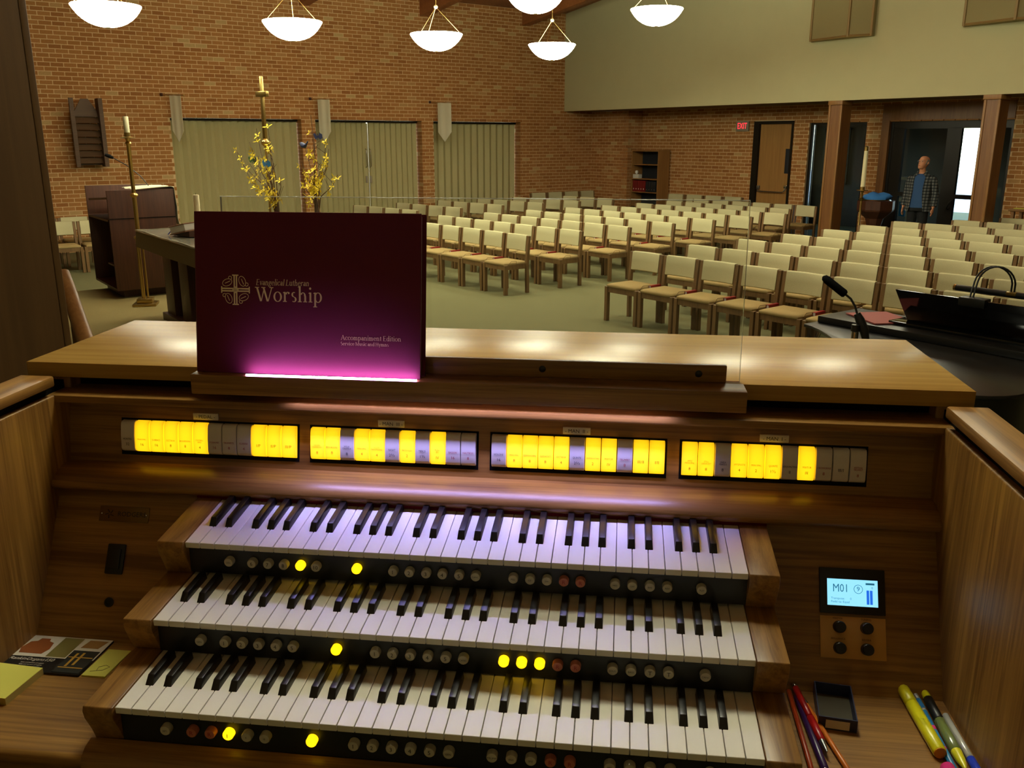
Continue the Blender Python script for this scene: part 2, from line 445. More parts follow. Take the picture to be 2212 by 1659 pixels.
# ---- brick walls
CH, CL = 0.0765, 0.216
def clip(a, b, cuts):
    segs = [(a, b)]
    for c0, c1 in cuts:
        nx = []
        for s0, s1 in segs:
            if c1 <= s0 or c0 >= s1: nx.append((s0, s1)); continue
            if c0 > s0: nx.append((s0, c0))
            if c1 < s1: nx.append((c1, s1))
        segs = nx
    return [(p, q) for p, q in segs if q - p > 0.03]
def bricks(a0, a1, z0, z1, holes):
    out = []; row = 0; z = z0
    while z + CH * 0.6 < z1:
        a = a0 - (CL / 2 if row % 2 else 0)
        while a < a1:
            p, q = max(a, a0), min(a + CL - 0.013, a1)
            cuts = [(h[0], h[1]) for h in holes if z + CH * 0.5 > h[2] and z + CH * 0.5 < h[3]]
            for s0, s1 in clip(p, q, cuts): out.append((s0, s1, z + 0.0062, min(z + CH - 0.0062, z1)))
            a += CL
        z += CH; row += 1
    return out
OPEN = [(5.20, 7.888), (8.20, 10.811), (11.12, 13.636)]
OZ = 2.456
# wall slabs (mortar) with openings
ws = MB()
us = [-9.2, OPEN[0][0], OPEN[0][1], OPEN[1][0], OPEN[1][1], OPEN[2][0], OPEN[2][1], UA + 0.1]
for i in range(0, 7):
    if i in (1, 3, 5): uvbox(ws, us[i], us[i + 1], VB - 0.42, VB, OZ, 5.2)
    else: uvbox(ws, us[i], us[i + 1], VB - 0.42, VB, 0, 5.2)
wall_left = struct(ws.build('wall_left', 'mortar'), 'long brick wall with three curtained openings')
holes = [(a, b, -1, OZ) for a, b in OPEN]
bl = bricks(-1.2, UA, 0.0, 5.2, holes)
def near(b): return (W((b[0] + b[1]) / 2, VB, (b[2] + b[3]) / 2) - CAM).length
def shown(b):
    u, z = (b[0] + b[1]) / 2, (b[2] + b[3]) / 2
    return 2.55 < u < 5.1 and 1.05 < z < 4.45 and not (3.3 < u < 4.1 and 1.55 < z < 2.8)
vis = sorted([b for b in bl if shown(b)], key=near)[:300]
vset = set(vis)
PROUD = 0.004
cache = {}
def brick_mesh(l, h):
    key = (round(l, 3), round(h, 3))
    if key not in cache:
        mb = MB(); mb.box(-l / 2, l / 2, -PROUD, 0.03, -h / 2, h / 2)
        me = mb.mesh('brick', 0.0); me.materials.append(MATS['brick_clay']); cache[key] = me
    return cache[key]
# local x along D0, local y into the room (EE)
RZB = math.atan2(D0.y, D0.x)
for b in vis:
    o = bpy.data.objects.new('brick', brick_mesh(b[1] - b[0], b[3] - b[2])); COL.objects.link(o)
    p = W((b[0] + b[1]) / 2, VB, (b[2] + b[3]) / 2)
    o.location = p; o.rotation_euler = (0, 0, RZB); o.parent = wall_left
rest = MB()
for b in bl:
    if b not in vset: uvbox(rest, b[0], b[1], VB - 0.02, VB + PROUD, b[2], b[3])
# brick reveals of the openings (right cheek of each opening is in view)
for a, b in OPEN:
    z = 0; r_ = 0
    while z + CH < OZ + 0.03:
        d = 0.2 if r_ % 2 else 0.1
        for v0, v1 in ((VB - 0.001, VB - d + 0.01), (VB - d, VB - 0.31)):
            uvbox(rest, b - 0.006, b + 0.02, v1, v0, z + 0.0045, min(z + CH - 0.0045, OZ))
        z += CH; r_ += 1
o = rest.build('bricks', 'brick_clay', wall_left); o['kind'] = 'stuff'
# aisle brick: return wall, pier, exit wall
aw = MB()
uvbox(aw, UA, UA + 0.12, VB - 0.4, VP, 0, 2.74)
uvbox(aw, UA, UX + 0.2, VP - 0.2, VP, 0, 2.74)
DO0, DO1, DOZ = -13.37, -12.33, 2.43          # wooden exit door
WN0, WN1, WNZ = -11.95, -10.61, 2.40          # sidelight window
EN0, EN1, ENZ = -10.28, -7.78, 2.40           # entrance
vs_ = [VP, DO0, DO1, WN0, WN1, EN0, EN1, 10.0]
for i in range(7):
    if i in (1, 3, 5): uvbox(aw, UX, UX + 0.25, vs_[i], vs_[i + 1], (DOZ, 0, WNZ, 0, ENZ)[i - 1], 2.74)
    else: uvbox(aw, UX, UX + 0.25, vs_[i], vs_[i + 1], 0, 2.74)
uvbox(aw, UX, UX + 0.25, VP, 10.0, 2.74, 9)
wall_exit = struct(aw.build('wall_back', 'mortar'), 'brick wall behind the chairs with exit door and glazed entrance')
ab = MB()
for b in bricks(VB, VP, 0, 2.735, []): uvbox(ab, UA - PROUD, UA + 0.02, b[0], b[1], b[2], b[3])
for b in bricks(UA, UX, 0, 2.735, []): uvbox(ab, b[0], b[1], VP - 0.02, VP + PROUD, b[2], b[3])
for b in bricks(VP, -4.5, 0, 2.735, [(DO0, DO1, -1, DOZ), (WN0, WN1, -1, WNZ), (EN0, EN1, -1, ENZ)]): uvbox(ab, UX - PROUD, UX + 0.02, b[0], b[1], b[2], b[3])
o = ab.build('bricks', 'brick_clay', wall_exit); o['kind'] = 'stuff'
# tan upper wall with its soffit
tw = MB()
mbv = [(VB, 2.737), (10, 2.737)]
tw.hexa([W(UT, VB, 2.737), W(UT, -3, 2.737), W(UT + 0.12, -3, 2.737), W(UT + 0.12, VB, 2.737),
         W(UT, VB, ceil_z(VB)), W(UT, -3, ceil_z(-3)), W(UT + 0.12, -3, ceil_z(-3)), W(UT + 0.12, VB, ceil_z(VB))])
uvbox(tw, UT, UT + 0.12, -3, 10.1, 2.737, 7.3)
wall_tan = struct(tw.build('wall_upper', 'tan_wall'), 'tall tan plaster wall above the aisle')
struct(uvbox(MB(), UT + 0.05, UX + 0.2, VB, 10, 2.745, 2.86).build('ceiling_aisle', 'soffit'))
# accordion curtains in the three openings
def accordion(u0, u1, n, phase=0.0):
    mb = MB(); pts = []
    for i in range(n * 8 + 1):
        t = i / 8.0
        u = u0 + (u1 - u0) * i / (n * 8)
        x = t % 1.0
        tri = abs(2 * x - 1)
        pts.append((u, VB - 0.30 + 0.07 * (tri ** 0.9) + phase))
    k = len(pts)
    v = [W(p, q, 0.02) for p, q in pts] + [W(p, q, OZ - 0.05) for p, q in pts] + [W(p, q - 0.015, 0.02) for p, q in pts] + [W(p, q - 0.015, OZ - 0.05) for p, q in pts]
    f = [(i, i + 1, k + i + 1, k + i) for i in range(k - 1)] + [(2 * k + i + 1, 2 * k + i, 3 * k + i, 3 * k + i + 1) for i in range(k - 1)]
    f += [(k + i, k + i + 1, 3 * k + i + 1, 3 * k + i) for i in range(k - 1)] + [(0, k, 3 * k, 2 * k), (k - 1, 3 * k - 1, 4 * k - 1, 2 * k - 1)]
    mb.add(v, f); return mb
acl = ['pleated tan folding partition in the opening nearest the dark pulpit', 'pleated tan folding partition with chrome handles in the middle opening',
       'pleated tan folding partition in the opening furthest from the pulpit']
for i, (a, b) in enumerate(OPEN):
    t = thing('folding_partition', acl[i], 'partition', W((a + b) / 2, VB - 0.3, 0), RZB, 'folding partitions in the brick wall')
    inv = Matrix.Translation(t.location) @ Matrix.Rotation(RZB, 4, 'Z')
    def loc_build(mb, nm, mt, **kw):
        im = inv.inverted(); mb.v = [tuple(im @ Vector(p)) for p in mb.v]; return mb.build(nm, mt, t, **kw)
    mid = 9.529 if i == 1 else None
    if mid:
        loc_build(accordion(a + 0.02, mid - 0.02, 10), 'pleated_curtain', 'curtain_vinyl', smooth=50)
        loc_build(accordion(mid + 0.02, b - 0.02, 9), 'pleated_curtain', 'curtain_vinyl', smooth=50)
        loc_build(uvbox(MB(), mid - 0.018, mid - 0.002, VB - 0.30, VB - 0.24, 0.03, OZ - 0.06), 'lead_post', 'curtain_vinyl', bevel=0.003)
        loc_build(uvbox(MB(), mid + 0.002, mid + 0.018, VB - 0.30, VB - 0.24, 0.03, OZ - 0.06), 'lead_post', 'curtain_vinyl', bevel=0.003)
        for sg in (-1, 1):
            loc_build(MB().tube([W(mid + sg * 0.05, VB - 0.24, 1.44), W(mid + sg * 0.05, VB - 0.19, 1.46), W(mid + sg * 0.05, VB - 0.19, 1.82), W(mid + sg * 0.05, VB - 0.24, 1.84)], 0.012), 'pull_handle', 'chrome', smooth=50)
            loc_build(uvbox(MB(), mid + sg * 0.05 - 0.022, mid + sg * 0.05 + 0.022, VB - 0.25, VB - 0.215, 1.10, 1.25), 'latch', 'sign_grey', bevel=0.006)
    else:
        loc_build(accordion(a + 0.02, b - 0.02, 16 if i == 0 else 13), 'pleated_curtain', 'curtain_vinyl', smooth=50)
    loc_build(uvbox(MB(), a, b, VB - 0.36, VB - 0.20, OZ - 0.05, OZ - 0.005), 'overhead_track', 'curtain_track', bevel=0.004)
# roof beams
for k, u in enumerate((2.4, 5.25, 8.1, 10.94, 13.78)):
    mb = MB(); wd = 0.11; dp = 0.36
    va, vb = VB, -3.0
    mb.hexa([W(u - wd, va, ceil_z(va) - dp), W(u - wd, vb, ceil_z(vb) - dp), W(u + wd, vb, ceil_z(vb) - dp), W(u + wd, va, ceil_z(va) - dp),
             W(u - wd, va, ceil_z(va)), W(u - wd, vb, ceil_z(vb)), W(u + wd, vb, ceil_z(vb)), W(u + wd, va, ceil_z(va))])
    struct(mb.build('roof_beam', 'beam_wood', bevel=0.008), 'laminated wooden roof beam rising from the brick wall')
# posts
for i, (v0, v1) in enumerate(((-10.50, -10.22), (-7.62, -7.355))):
    t = thing('wooden_post', ('square wooden post beside the tall candle and sidelight window', 'square wooden post in front of the bright entrance door')[i], 'post', W(UT - 0.01, (v0 + v1) / 2, 0), RZ, 'posts under the tan wall')
    hw = (v1 - v0) / 2
    MB().box(-hw + 0.008, hw - 0.008, 0.0, 0.30, 0, 2.735).build('shaft', 'post_wood', t)
    for sx in (-1, 1):
        x = sx * (hw - 0.02)
        MB().box(x - 0.02, x + 0.02, -0.015, 0.025, 0, 2.66).build('corner_trim', 'post_trim', t, bevel=0.004)
    MB().box(-hw - 0.012, hw + 0.012, -0.03, 0.30, 2.66, 2.735).build('cap', 'post_trim', t, bevel=0.006)

# ================================================================== the organ console
OR = Vector((0.0, 0.38, LOFT))
organ = thing('organ_console', 'oak three-manual organ console with glowing yellow stop tabs', 'organ', OR)
OFF = (-OR.x, -OR.y, K - OR.z)         # organ coordinates (z = 0 at the lowest manual) to local
def op(mb, name, m, **kw):
    mb.v = [(x + OFF[0], y + OFF[1], z + OFF[2]) for x, y, z in mb.v]
    return mb.build(name, m, kw.pop('parent', organ), **kw)
def ol(x, y, z): return (x + OFF[0], y + OFF[1], z + OFF[2])
ZF = LOFT - K
# case
op(MB().box(-0.72, 0.72, 0.40, 0.745, ZF, -0.10), 'case_body', 'oak_x')
op(MB().box(-0.72, 0.72, 0.745, 0.765, ZF, 0.334), 'back_panel', 'oak_x')
op(MB().box(-0.46, 0.46, 0.22, 0.40, ZF + 0.12, -0.10), 'knee_panel', 'black_matte')
for s in (-1, 1):
    a, b = sorted((s * 0.722, s * 0.775))
    op(MB().prism([(-0.42, ZF), (0.745, ZF), (0.745, 0.3335), (0.44, 0.3335), (0.44, 0.310), (-0.42, 0.306)], 0, a, b), 'side_panel', 'oak_z', bevel=0.003)
    a, b = sorted((s * 0.735, s * 0.770))
    op(MB().box(a, b, -0.42, 0.44, 0.306, 0.325), 'shadow_strip', 'black_matte')  # black strip paints the shadow line below the arm cap
    a, b = sorted((s * 0.720, s * 0.782))
    op(MB().prism([(-0.45, 0.318), (0.395, 0.325), (0.395, 0.344), (-0.45, 0.338)], 0, a, b), 'arm_cap', 'oak_y', bevel=0.004)
    # sloping panel beside the manuals
    a, b = sorted((s * 0.466, s * 0.722))
    op(MB().prism([(0.374, 0.150), (0.258, -0.072), (0.275, -0.085), (0.392, 0.145)], 0, a, b), 'sloping_panel', 'oak_x')
# lid
op(MB().hexa([(-0.789, 0.4233, 0.3337), (0.772, 0.4233, 0.3337), (0.772, 0.7793, 0.336), (-0.789, 0.7793, 0.336),
              (-0.789, 0.4233, 0.3597), (0.772, 0.4233, 0.3597), (0.772, 0.7793, 0.362), (-0.789, 0.7793, 0.362)]), 'lid', 'oak_lid', bevel=0.0015)
op(MB().box(-0.722, 0.722, 0.468, 0.50, 0.300, 0.3337), 'lid_gap_shade', 'black_matte')  # black strip puts the shade of the gap under the lid into colour
op(MB().box(-0.742, 0.742, 0.391, 0.49, 0.2975, 0.3105), 'cornice_board', 'oak_x', bevel=0.003)
# music ledge and clear desk
op(MB().prism([(0.372, 0.3275), (0.372, 0.3605), (0.4228, 0.3605), (0.4228, 0.3445), (0.3752, 0.3445), (0.3752, 0.3275)], 0, -0.465, 0.425), 'music_ledge', 'oak_x', bevel=0.0015)
ms = op(MB().box(-0.425, 0.398, 0.4235, 0.4325, 0.3605, 0.3885), 'desk_rail', 'oak_x', bevel=0.0015)
for x in (-0.35, -0.12, 0.108, 0.355):
    mb = MB().lathe([(0.0055, 0.0), (0.0055, 0.0012), (0.004, 0.0022), (0, 0.0026)], 14, (0, 0, 0), 1)
    mb.v = [(p[0] + x, p[1] + 0.4235, p[2] + 0.3745) for p in mb.v]
    sc_ = op(mb, 'screw', 'black_plastic', smooth=40, parent=ms)
mp_ = op(MB().hexa([(-0.424, 0.4335, 0.3605), (0.4195, 0.4335, 0.3605), (0.4195, 0.4385, 0.3605), (-0.424, 0.4385, 0.3605),
              (-0.424, 0.452, 0.640), (0.4195, 0.452, 0.640), (0.4195, 0.457, 0.640), (-0.424, 0.457, 0.640)]), 'music_desk_pane', 'acrylic')
op(MB().box(-0.4245, 0.420, 0.452, 0.457, 0.6401, 0.6412), 'polished_edge', 'acrylic_edge', parent=mp_)
for x in (-0.4245, 0.4197):
    op(MB().hexa([(x, 0.4335, 0.3605), (x + 0.0006, 0.4335, 0.3605), (x + 0.0006, 0.4385, 0.3605), (x, 0.4385, 0.3605), (x, 0.452, 0.640), (x + 0.0006, 0.452, 0.640), (x + 0.0006, 0.457, 0.640), (x, 0.457, 0.640)]), 'polished_edge', 'acrylic_edge', parent=mp_)
# lamp of the music desk: light strip on the ledge and tube under it
op(MB().box(-0.37, -0.088, 0.3735, 0.3775, 0.3605, 0.3628), 'ledge_light_strip', 'led_violet')
op(MB().box(-0.27, 0.28, 0.3757, 0.3815, 0.3345, 0.3440), 'manual_light_tube', 'led_keys')
la = bpy.data.lights.new('manual_light', 'AREA'); la.shape = 'RECTANGLE'; la.size = 0.62; la.size_y = 0.006
la.energy = 1.5; la.color = (0.42, 0.38, 1.0); la.spread = R(125)
lo = bpy.data.objects.new('manual_light', la); COL.objects.link(lo); lo.parent = organ
lo.location = ol(0.005, 0.3787, 0.3335); lo.rotation_euler = (R(-20), 0, 0)
# stop panel
op(MB().prism([(0.404, 0.155), (0.432, 0.298), (0.455, 0.298), (0.43, 0.150)], 0, -0.722, 0.722), 'stop_panel', 'oak_x')
op(MB().prism([(0.43, 0.128), (0.43, 0.186), (0.410, 0.188), (0.392, 0.187), (0.372, 0.182), (0.358, 0.175), (0.351, 0.167), (0.351, 0.161), (0.356, 0.155), (0.372, 0.150)], 0, -0.722, 0.722), 'nosing_rail', 'oak_x', smooth=60)
op(MB().box(-0.466, 0.466, 0.358, 0.37, 0.140, 0.1575), 'felt_strip', 'felt_red')
def yp(z): return 0.404 + (z - 0.155) * 0.1958
TABS = [(-0.6225, -0.3075, 'PEDAL', -0.471, [('MONTRE', '32', 0), ('PRINCIPAL', '16', 1), ('SUBBASS', '16', 1), ('OCTAVA', '8', 1), ('BOURDON', '8', 1), ('CHORAL\nBASS', '4', 1), ('POSAUNE', '16', 2), ('TROMPETE', '8', 2), ('KLARINE', '4', 2), ('I/P', '', 1), ('II/P', '', 1), ('III/P', '', 1)]),
        (-0.2830, 0.0005, 'MAN  III', -0.145, [('GEIGEN\nDIAPASON', '8', 1), ('BOURDON', '8', 1), ('VIOLA\nCELESTE II', '8', 0), ('PRINCIPAL', '4', 1), ('FLÖTE\nTRAVERSIÈRE', '4', 1), ('NASAT', '2⅔', 0), ('PICCOLO', '2', 1), ('TIERCE', '1⅗', 0), ('PLEIN\nJEU', 'IV', 1), ('BASSON', '16', 2), ('HAUTBOIS', '8', 2)]),
        (0.0256, 0.3085, 'MAN  II', 0.165, [('VIOLONE', '16', 0), ('PRINCIPAL', '8', 1), ('GEMSHORN', '8', 1), ('GEDACKT', '8', 1), ('OCTAVA', '4', 1), ('QUINTE', '2⅔', 0), ('SUPEROCTAV', '2', 1), ('MIXTUR', 'IV', 1), ('TRUMPET', '8', 2), ('III/II', '', 1), ('I/II', '', 1)]),
        (0.3345, 0.6205, 'MAN  I', 0.479, [('SPITZ\nPRINCIPAL', '8', 1), ('STILL\nGEDACKT', '8', 1), ('UNDA\nMARIS II', '8', 0), ('SPITZFLÖTE', '4', 1), ('PRINCIPAL', '2', 1), ('QUINTE', '1⅓', 1), ('SESQUIALTERA', 'II', 0), ('MIXTUR', 'III', 1), ('CROMORNE', '8', 2), ('III/I', '', 0), ('FESTIVAL\nTRUMPET', '8', 2)])]
tabcache = {}
for x0, x1, ttl, tx, tabs in TABS:
    op(MB().prism([(yp(0.201) - 0.0006, 0.201), (yp(0.264) - 0.0006, 0.264), (yp(0.264) + 0.004, 0.264), (yp(0.201) + 0.004, 0.201)], 0, x0 - 0.003, x1 + 0.003), 'tab_window', 'black_matte')
    pl_ = op(MB().box(tx - 0.0225, tx + 0.0225, yp(0.271) - 0.003, yp(0.271) + 0.004, 0.2655, 0.2775), 'division_plate', 'plate_silver', bevel=0.0008)
    text('lettering', '- ' + ttl + ' -', 0.0085, ol(tx, yp(0.271) - 0.0034, 0.2712), (R(90), 0, 0), 'ink', pl_)
    n = len(tabs); pw = (x1 - x0) / n
    for i, (nm, num, st) in enumerate(tabs):
        key = (n, st == 1)
        if key not in tabcache:
            prof = [(0.006, 0.0), (-0.006, 0.001), (-0.0105, 0.0035), (-0.0122, 0.008), (-0.0100, 0.030), (-0.0062, 0.0475), (-0.0045, 0.0515), (-0.002, 0.054), (0.006, 0.0545)]
            me = MB().prism(prof, 0, -pw / 2 + 0.0007, pw / 2 - 0.0007).mesh('stop_tab', 0.0006, 1, 40)
            me.materials.append(MATS['tab_lit' if st == 1 else 'tab_white']); tabcache[key] = me
        o = bpy.data.objects.new('stop_tab', tabcache[key]); COL.objects.link(o); o.parent = organ
        xc = x0 + pw * (i + 0.5)
        o.location = ol(xc, 0.4195, 0.2065)
        ink = {0: 'ink', 1: 'ink_brown', 2: 'ink_red'}[st]
        tilt = R(90 - 5)
        if num:
            text('lettering', nm, 0.0046 if len(nm) < 9 else 0.0040, (0, -0.0118, 0.0245 if '\n' not in nm else 0.0255), (tilt, 0, 0), ink, o, sx=0.82)
            text('lettering', num, 0.0068, (0, -0.0126, 0.0155 if '\n' not in nm else 0.0145), (tilt, 0, 0), ink, o)
        else:
            text('lettering', nm, 0.0072, (0, -0.0118, 0.022), (tilt, 0, 0), ink, o)
# manuals
PITCH = 0.0235
MAN = [(0.0, 0.0, 0.0396), (0.1134, 0.0648, 0.0593), (0.2244, 0.1339, 0.1081)]
wk = MB().box(-PITCH / 2 + 0.0004, PITCH / 2 - 0.0004, 0.0, 0.150, -0.0098, 0.0).mesh('white_key', 0.0007, 1, 40); wk.materials.append(MATS['ivory_key'])
def black_mesh(L_):
    wb, wt = 0.0062, 0.0047
    mb = MB().hexa([(-wb, 0.0, -0.004), (wb, 0.0, -0.004), (wb, L_, -0.004), (-wb, L_, -0.004), (-wt, 0.0125, 0.0115), (wt, 0.0125, 0.0115), (wt, L_, 0.0115), (-wt, L_, 0.0115)])
    me = mb.mesh('black_key', 0.0009, 2, 40); me.materials.append(MATS['ebony_key']); return me
bk = [black_mesh(0.071), black_mesh(0.071), black_mesh(0.085)]
SHIFT = {0: -0.0014, 1: 0.0014, 3: -0.0018, 4: 0.0, 5: 0.0018}
for mi, (yf, zf, tl) in enumerate(MAN):
    for i in range(36):
        o = bpy.data.objects.new('white_key', wk); COL.objects.link(o); o.parent = organ
        o.location = ol(-0.423 + PITCH * (i + 0.5), yf, zf); o.rotation_euler = (tl, 0, 0)
    for i in range(35):
        d = i % 7
        if d in (2, 6): continue
        o = bpy.data.objects.new('black_key', bk[mi]); COL.objects.link(o); o.parent = organ
        yk = 0.0465
        o.location = ol(-0.423 + PITCH * (i + 1) + SHIFT[d], yf + yk * math.cos(tl), zf + yk * math.sin(tl)); o.rotation_euler = (tl, 0, 0)
# cheek blocks, key slips, pistons
BLK = [([(-0.004, 0.0015), (-0.0065, -0.006), (-0.004, -0.018), (0.008, -0.044), (0.018, -0.072), (0.26, -0.072), (0.26, 0.0125), (0.14, 0.0075)]),
       ([(0.1095, 0.0663), (0.107, 0.059), (0.110, 0.047), (0.121, 0.022), (0.128, 0.0085), (0.37, 0.013), (0.37, 0.0795), (0.24, 0.0738)]),
       ([(0.2205, 0.1355), (0.218, 0.128), (0.221, 0.115), (0.232, 0.092), (0.2395, 0.0745), (0.40, 0.0815), (0.40, 0.150), (0.36, 0.1502)])]
for prof in BLK:
    for s in (-1, 1):
        a, b = sorted((s * 0.4235, s * 0.466))
        op(MB().prism(prof, 0, a, b), 'key_cheek', 'oak_y', bevel=0.0015)
op(MB().box(-0.4235, 0.4235, 0.012, 0.03, -0.058, -0.0105), 'key_slip', 'black_plastic')
op(MB().box(-0.4235, 0.4235, 0.1255, 0.137, 0.0085, 0.0545), 'key_slip', 'black_plastic')
op(MB().box(-0.4235, 0.4235, 0.2365, 0.247, 0.0785, 0.1235), 'key_slip', 'black_plastic')
op(MB().box(-0.466, 0.466, 0.03, 0.30, -0.073, -0.016), 'key_bed', 'black_matte')
op(MB().box(-0.4235, 0.4235, 0.14, 0.36, 0.012, 0.050), 'key_bed', 'black_matte')
op(MB().box(-0.4235, 0.4235, 0.25, 0.40, 0.085, 0.118), 'key_bed', 'black_matte')
pc = {}
for k_, mt in (('w', 'piston_white'), ('r', 'piston_red'), ('l', 'piston_lit')):
    me = MB().lathe([(0.0074, -0.002), (0.0074, 0.0075), (0.0066, 0.0092), (0.0, 0.0096)], 18, (0, 0, 0), 1).mesh('piston', 0, 1, 45)
    me.materials.append(MATS[mt]); pc[k_] = me
XS = [-0.357, -0.32, -0.2945, -0.2695, -0.2435, -0.2185, -0.155, -0.098, -0.073, -0.0475, -0.0225, 0.003, 0.028, 0.0845, 0.1095, 0.1345, 0.1595, 0.184, 0.2345, 0.2595, 0.285, 0.31, 0.359]
ROWS = [(0.012, -0.0325, 'wrrlwwlwwwwwwwwwrrwwwww', ['SET', 'R', 'R', 'I', 'II', 'III', '', '1', '2', '3', '4', '5', 'GEN', 'TRUMP', 'ENS', 'SFZ', 'R', 'R', 'MEL', 'BASS', 'T', 'P', 'CANC']),
        (0.1255, 0.0325, 'wwwwwwlwwwwwwlllrrwwwww', ['GEN', '1', '2', '3', '4', '5', '', '1', '2', '3', '4', '5', 'CANC', '', '', '', 'R', 'R', 'SOLO', 'BASS', 'T', 'T', 'CANC']),
        (0.2365, 0.102, 'wwwwlwlwwwwwwwwwrrwwwww', ['GEN', '6', '7', '8', '', '10', '', '1', '2', '3', '4', '5', 'CANC', 'PED', 'GT', 'SW', 'R', 'R', 'MID', 'OFF', 'BAS', 'REV', 'TUT'])]
for y, z, code, lab in ROWS:
    for x, c, l in zip(XS, code, lab):
        o = bpy.data.objects.new('piston', pc[c]); COL.objects.link(o); o.parent = organ
        o.location = ol(x, y, z)
        if l: text('numeral', l, 0.0085 if len(l) == 1 or l.isdigit() else 0.0038, (0, -0.0098, 0.0), (R(90), 0, 0), 'ink_red' if c == 'r' else 'ink', o)
# key desk shelf with its front rail
op(MB().prism([(-0.006, -0.097), (-0.013, -0.090), (-0.015, -0.080), (-0.011, -0.0735), (-0.006, -0.072), (0.40, -0.072), (0.40, -0.097)], 0, -0.722, 0.722), 'key_desk', 'oak_x', smooth=50)
op(MB().prism([(0.011, -0.058), (-0.006, -0.062), (-0.016, -0.070), (-0.020, -0.082), (-0.018, -0.100), (0.012, -0.105)], 0, -0.47, 0.47), 'front_rail', 'oak_x', smooth=60)
op(MB().box(-0.722, 0.722, 0.02, 0.05, -0.20, -0.097), 'apron', 'oak_x')
# fittings on the sloping panels: s = distance down the slope
AX = Vector((0, -0.116, -0.222)); AX.normalize()
NX = Vector((0, -0.222, 0.116)); NX.normalize()
TH = math.atan2(-AX.z, -AX.y)
def slope(x, s, h=0.0):
    p = Vector((x, 0.374, 0.150)) + AX * s + NX * h
    return ol(p.x, p.y, p.z)
def plate(name, mt, x0, x1, s0, s1, th, h=0.0, bevel=0.001, parent=None):
    # slab lying on the slope; local z along the normal
    mb = MB().box(-(x1 - x0) / 2, (x1 - x0) / 2, -(s1 - s0) / 2, (s1 - s0) / 2, 0, th)
    return mb.build(name, mt, parent or organ, slope((x0 + x1) / 2, (s0 + s1) / 2, h), (TH, 0, 0), bevel=bevel)
o = plate('name_plate', 'brass_plate', -0.643, -0.554, 0.028, 0.054, 0.0015)
text('lettering', 'RODGERS', 0.0115, (0.014, 0, 0.0017), (0, 0, 0), 'ink', o)
mb = MB()
for k in range(5):
    a = R(20 + 72 * k); mb.tube([(-0.026 + 0.002 * math.cos(a), 0.002 * math.sin(a), 0.0016), (-0.026 + 0.008 * math.cos(a + 0.5), 0.008 * math.sin(a + 0.5), 0.0016)], 0.0007, 5)
mb.build('emblem', 'ink', o)
for x in (-0.040, 0.040): MB().lathe([(0.0016, 0.001), (0.0014, 0.0026), (0, 0.003)], 10).build('rivet', 'chrome', o, (x, 0, 0))
o = plate('power_switch', 'black_plastic', -0.618, -0.586, 0.091, 0.141, 0.004, bevel=0.002)
MB().box(-0.010, 0.010, -0.017, 0.017, 0.003, 0.0065).build('rocker', 'black_plastic', o, bevel=0.0015)
o = MB().lathe([(0.008, 0), (0.008, 0.0015), (0.005, 0.002), (0.005, 0.001), (0, 0.001)], 18).build('headphone_jack', 'black_plastic', organ, slope(-0.603, 0.187), (TH, 0, 0), smooth=40)
o = plate('display_bezel', 'black_plastic', 0.547, 0.6435, 0.065, 0.133, 0.004)
s_ = MB().box(-0.0372, 0.0372, -0.0198, 0.0198, 0.0036, 0.0044).build('screen', 'lcd', o, (0, -0.0022, 0))
text('lettering', 'M01', 0.017, (-0.0175, 0.0035, 0.0047), (0, 0, 0), 'lcd_ink', o, sx=0.8)
text('lettering', '9', 0.010, (0.0085, 0.0035, 0.0047), (0, 0, 0), 'lcd_ink', o)
mb = MB(); n_ = 28
mb.tube([(0.0085 + 0.0063 * math.cos(2 * math.pi * i / n_), 0.0035 + 0.0063 * math.sin(2 * math.pi * i / n_), 0.0047) for i in range(n_ + 1)], 0.0004, 5)
mb.build('circle_mark', 'lcd_ink', o)
text('lettering', 'Transpose:      0', 0.0046, (-0.032, -0.0115, 0.0047), (0, 0, 0), 'lcd_ink', o, 'LEFT')
text('lettering', 'Pedal to: Equal', 0.0046, (-0.032, -0.0165, 0.0047), (0, 0, 0), 'lcd_ink', o, 'LEFT')
text('lettering', '0', 0.005, (0.029, 0.0062, 0.0047), (0, 0, 0), 'lcd_ink', o)
MB().box(0.0195, 0.0325, 0.0105, 0.0135, 0.0044, 0.0047).build('level_cap', 'lcd_ink', o)
for x in (0.0225, 0.0275): MB().box(x - 0.0019, x + 0.0019, -0.0185, 0.0025, 0.0044, 0.0047).build('level_bar', 'lcd_bar', o)
o = plate('control_plate', 'control_plate', 0.547, 0.6435, 0.137, 0.199, 0.002)
for x in (-0.0205, 0.0195):
    for y in (0.0155, -0.0155):
        MB().lathe([(0.009, 0.002), (0.0085, 0.012), (0.0075, 0.013), (0, 0.013)], 20).build('knob', 'black_plastic', o, (x, y, 0), smooth=40)
for bd, x, y in (('MASTER', -0.022, 0.0275), ('BRILLIANCE', -0.022, -0.0022), ('REVERB', 0.0195, -0.0022), ('TUNING', 0.0195, 0.0275)):
    text('lettering', bd, 0.004, (x, y, 0.0022), (0, 0, 0), 'ink_brown', o)

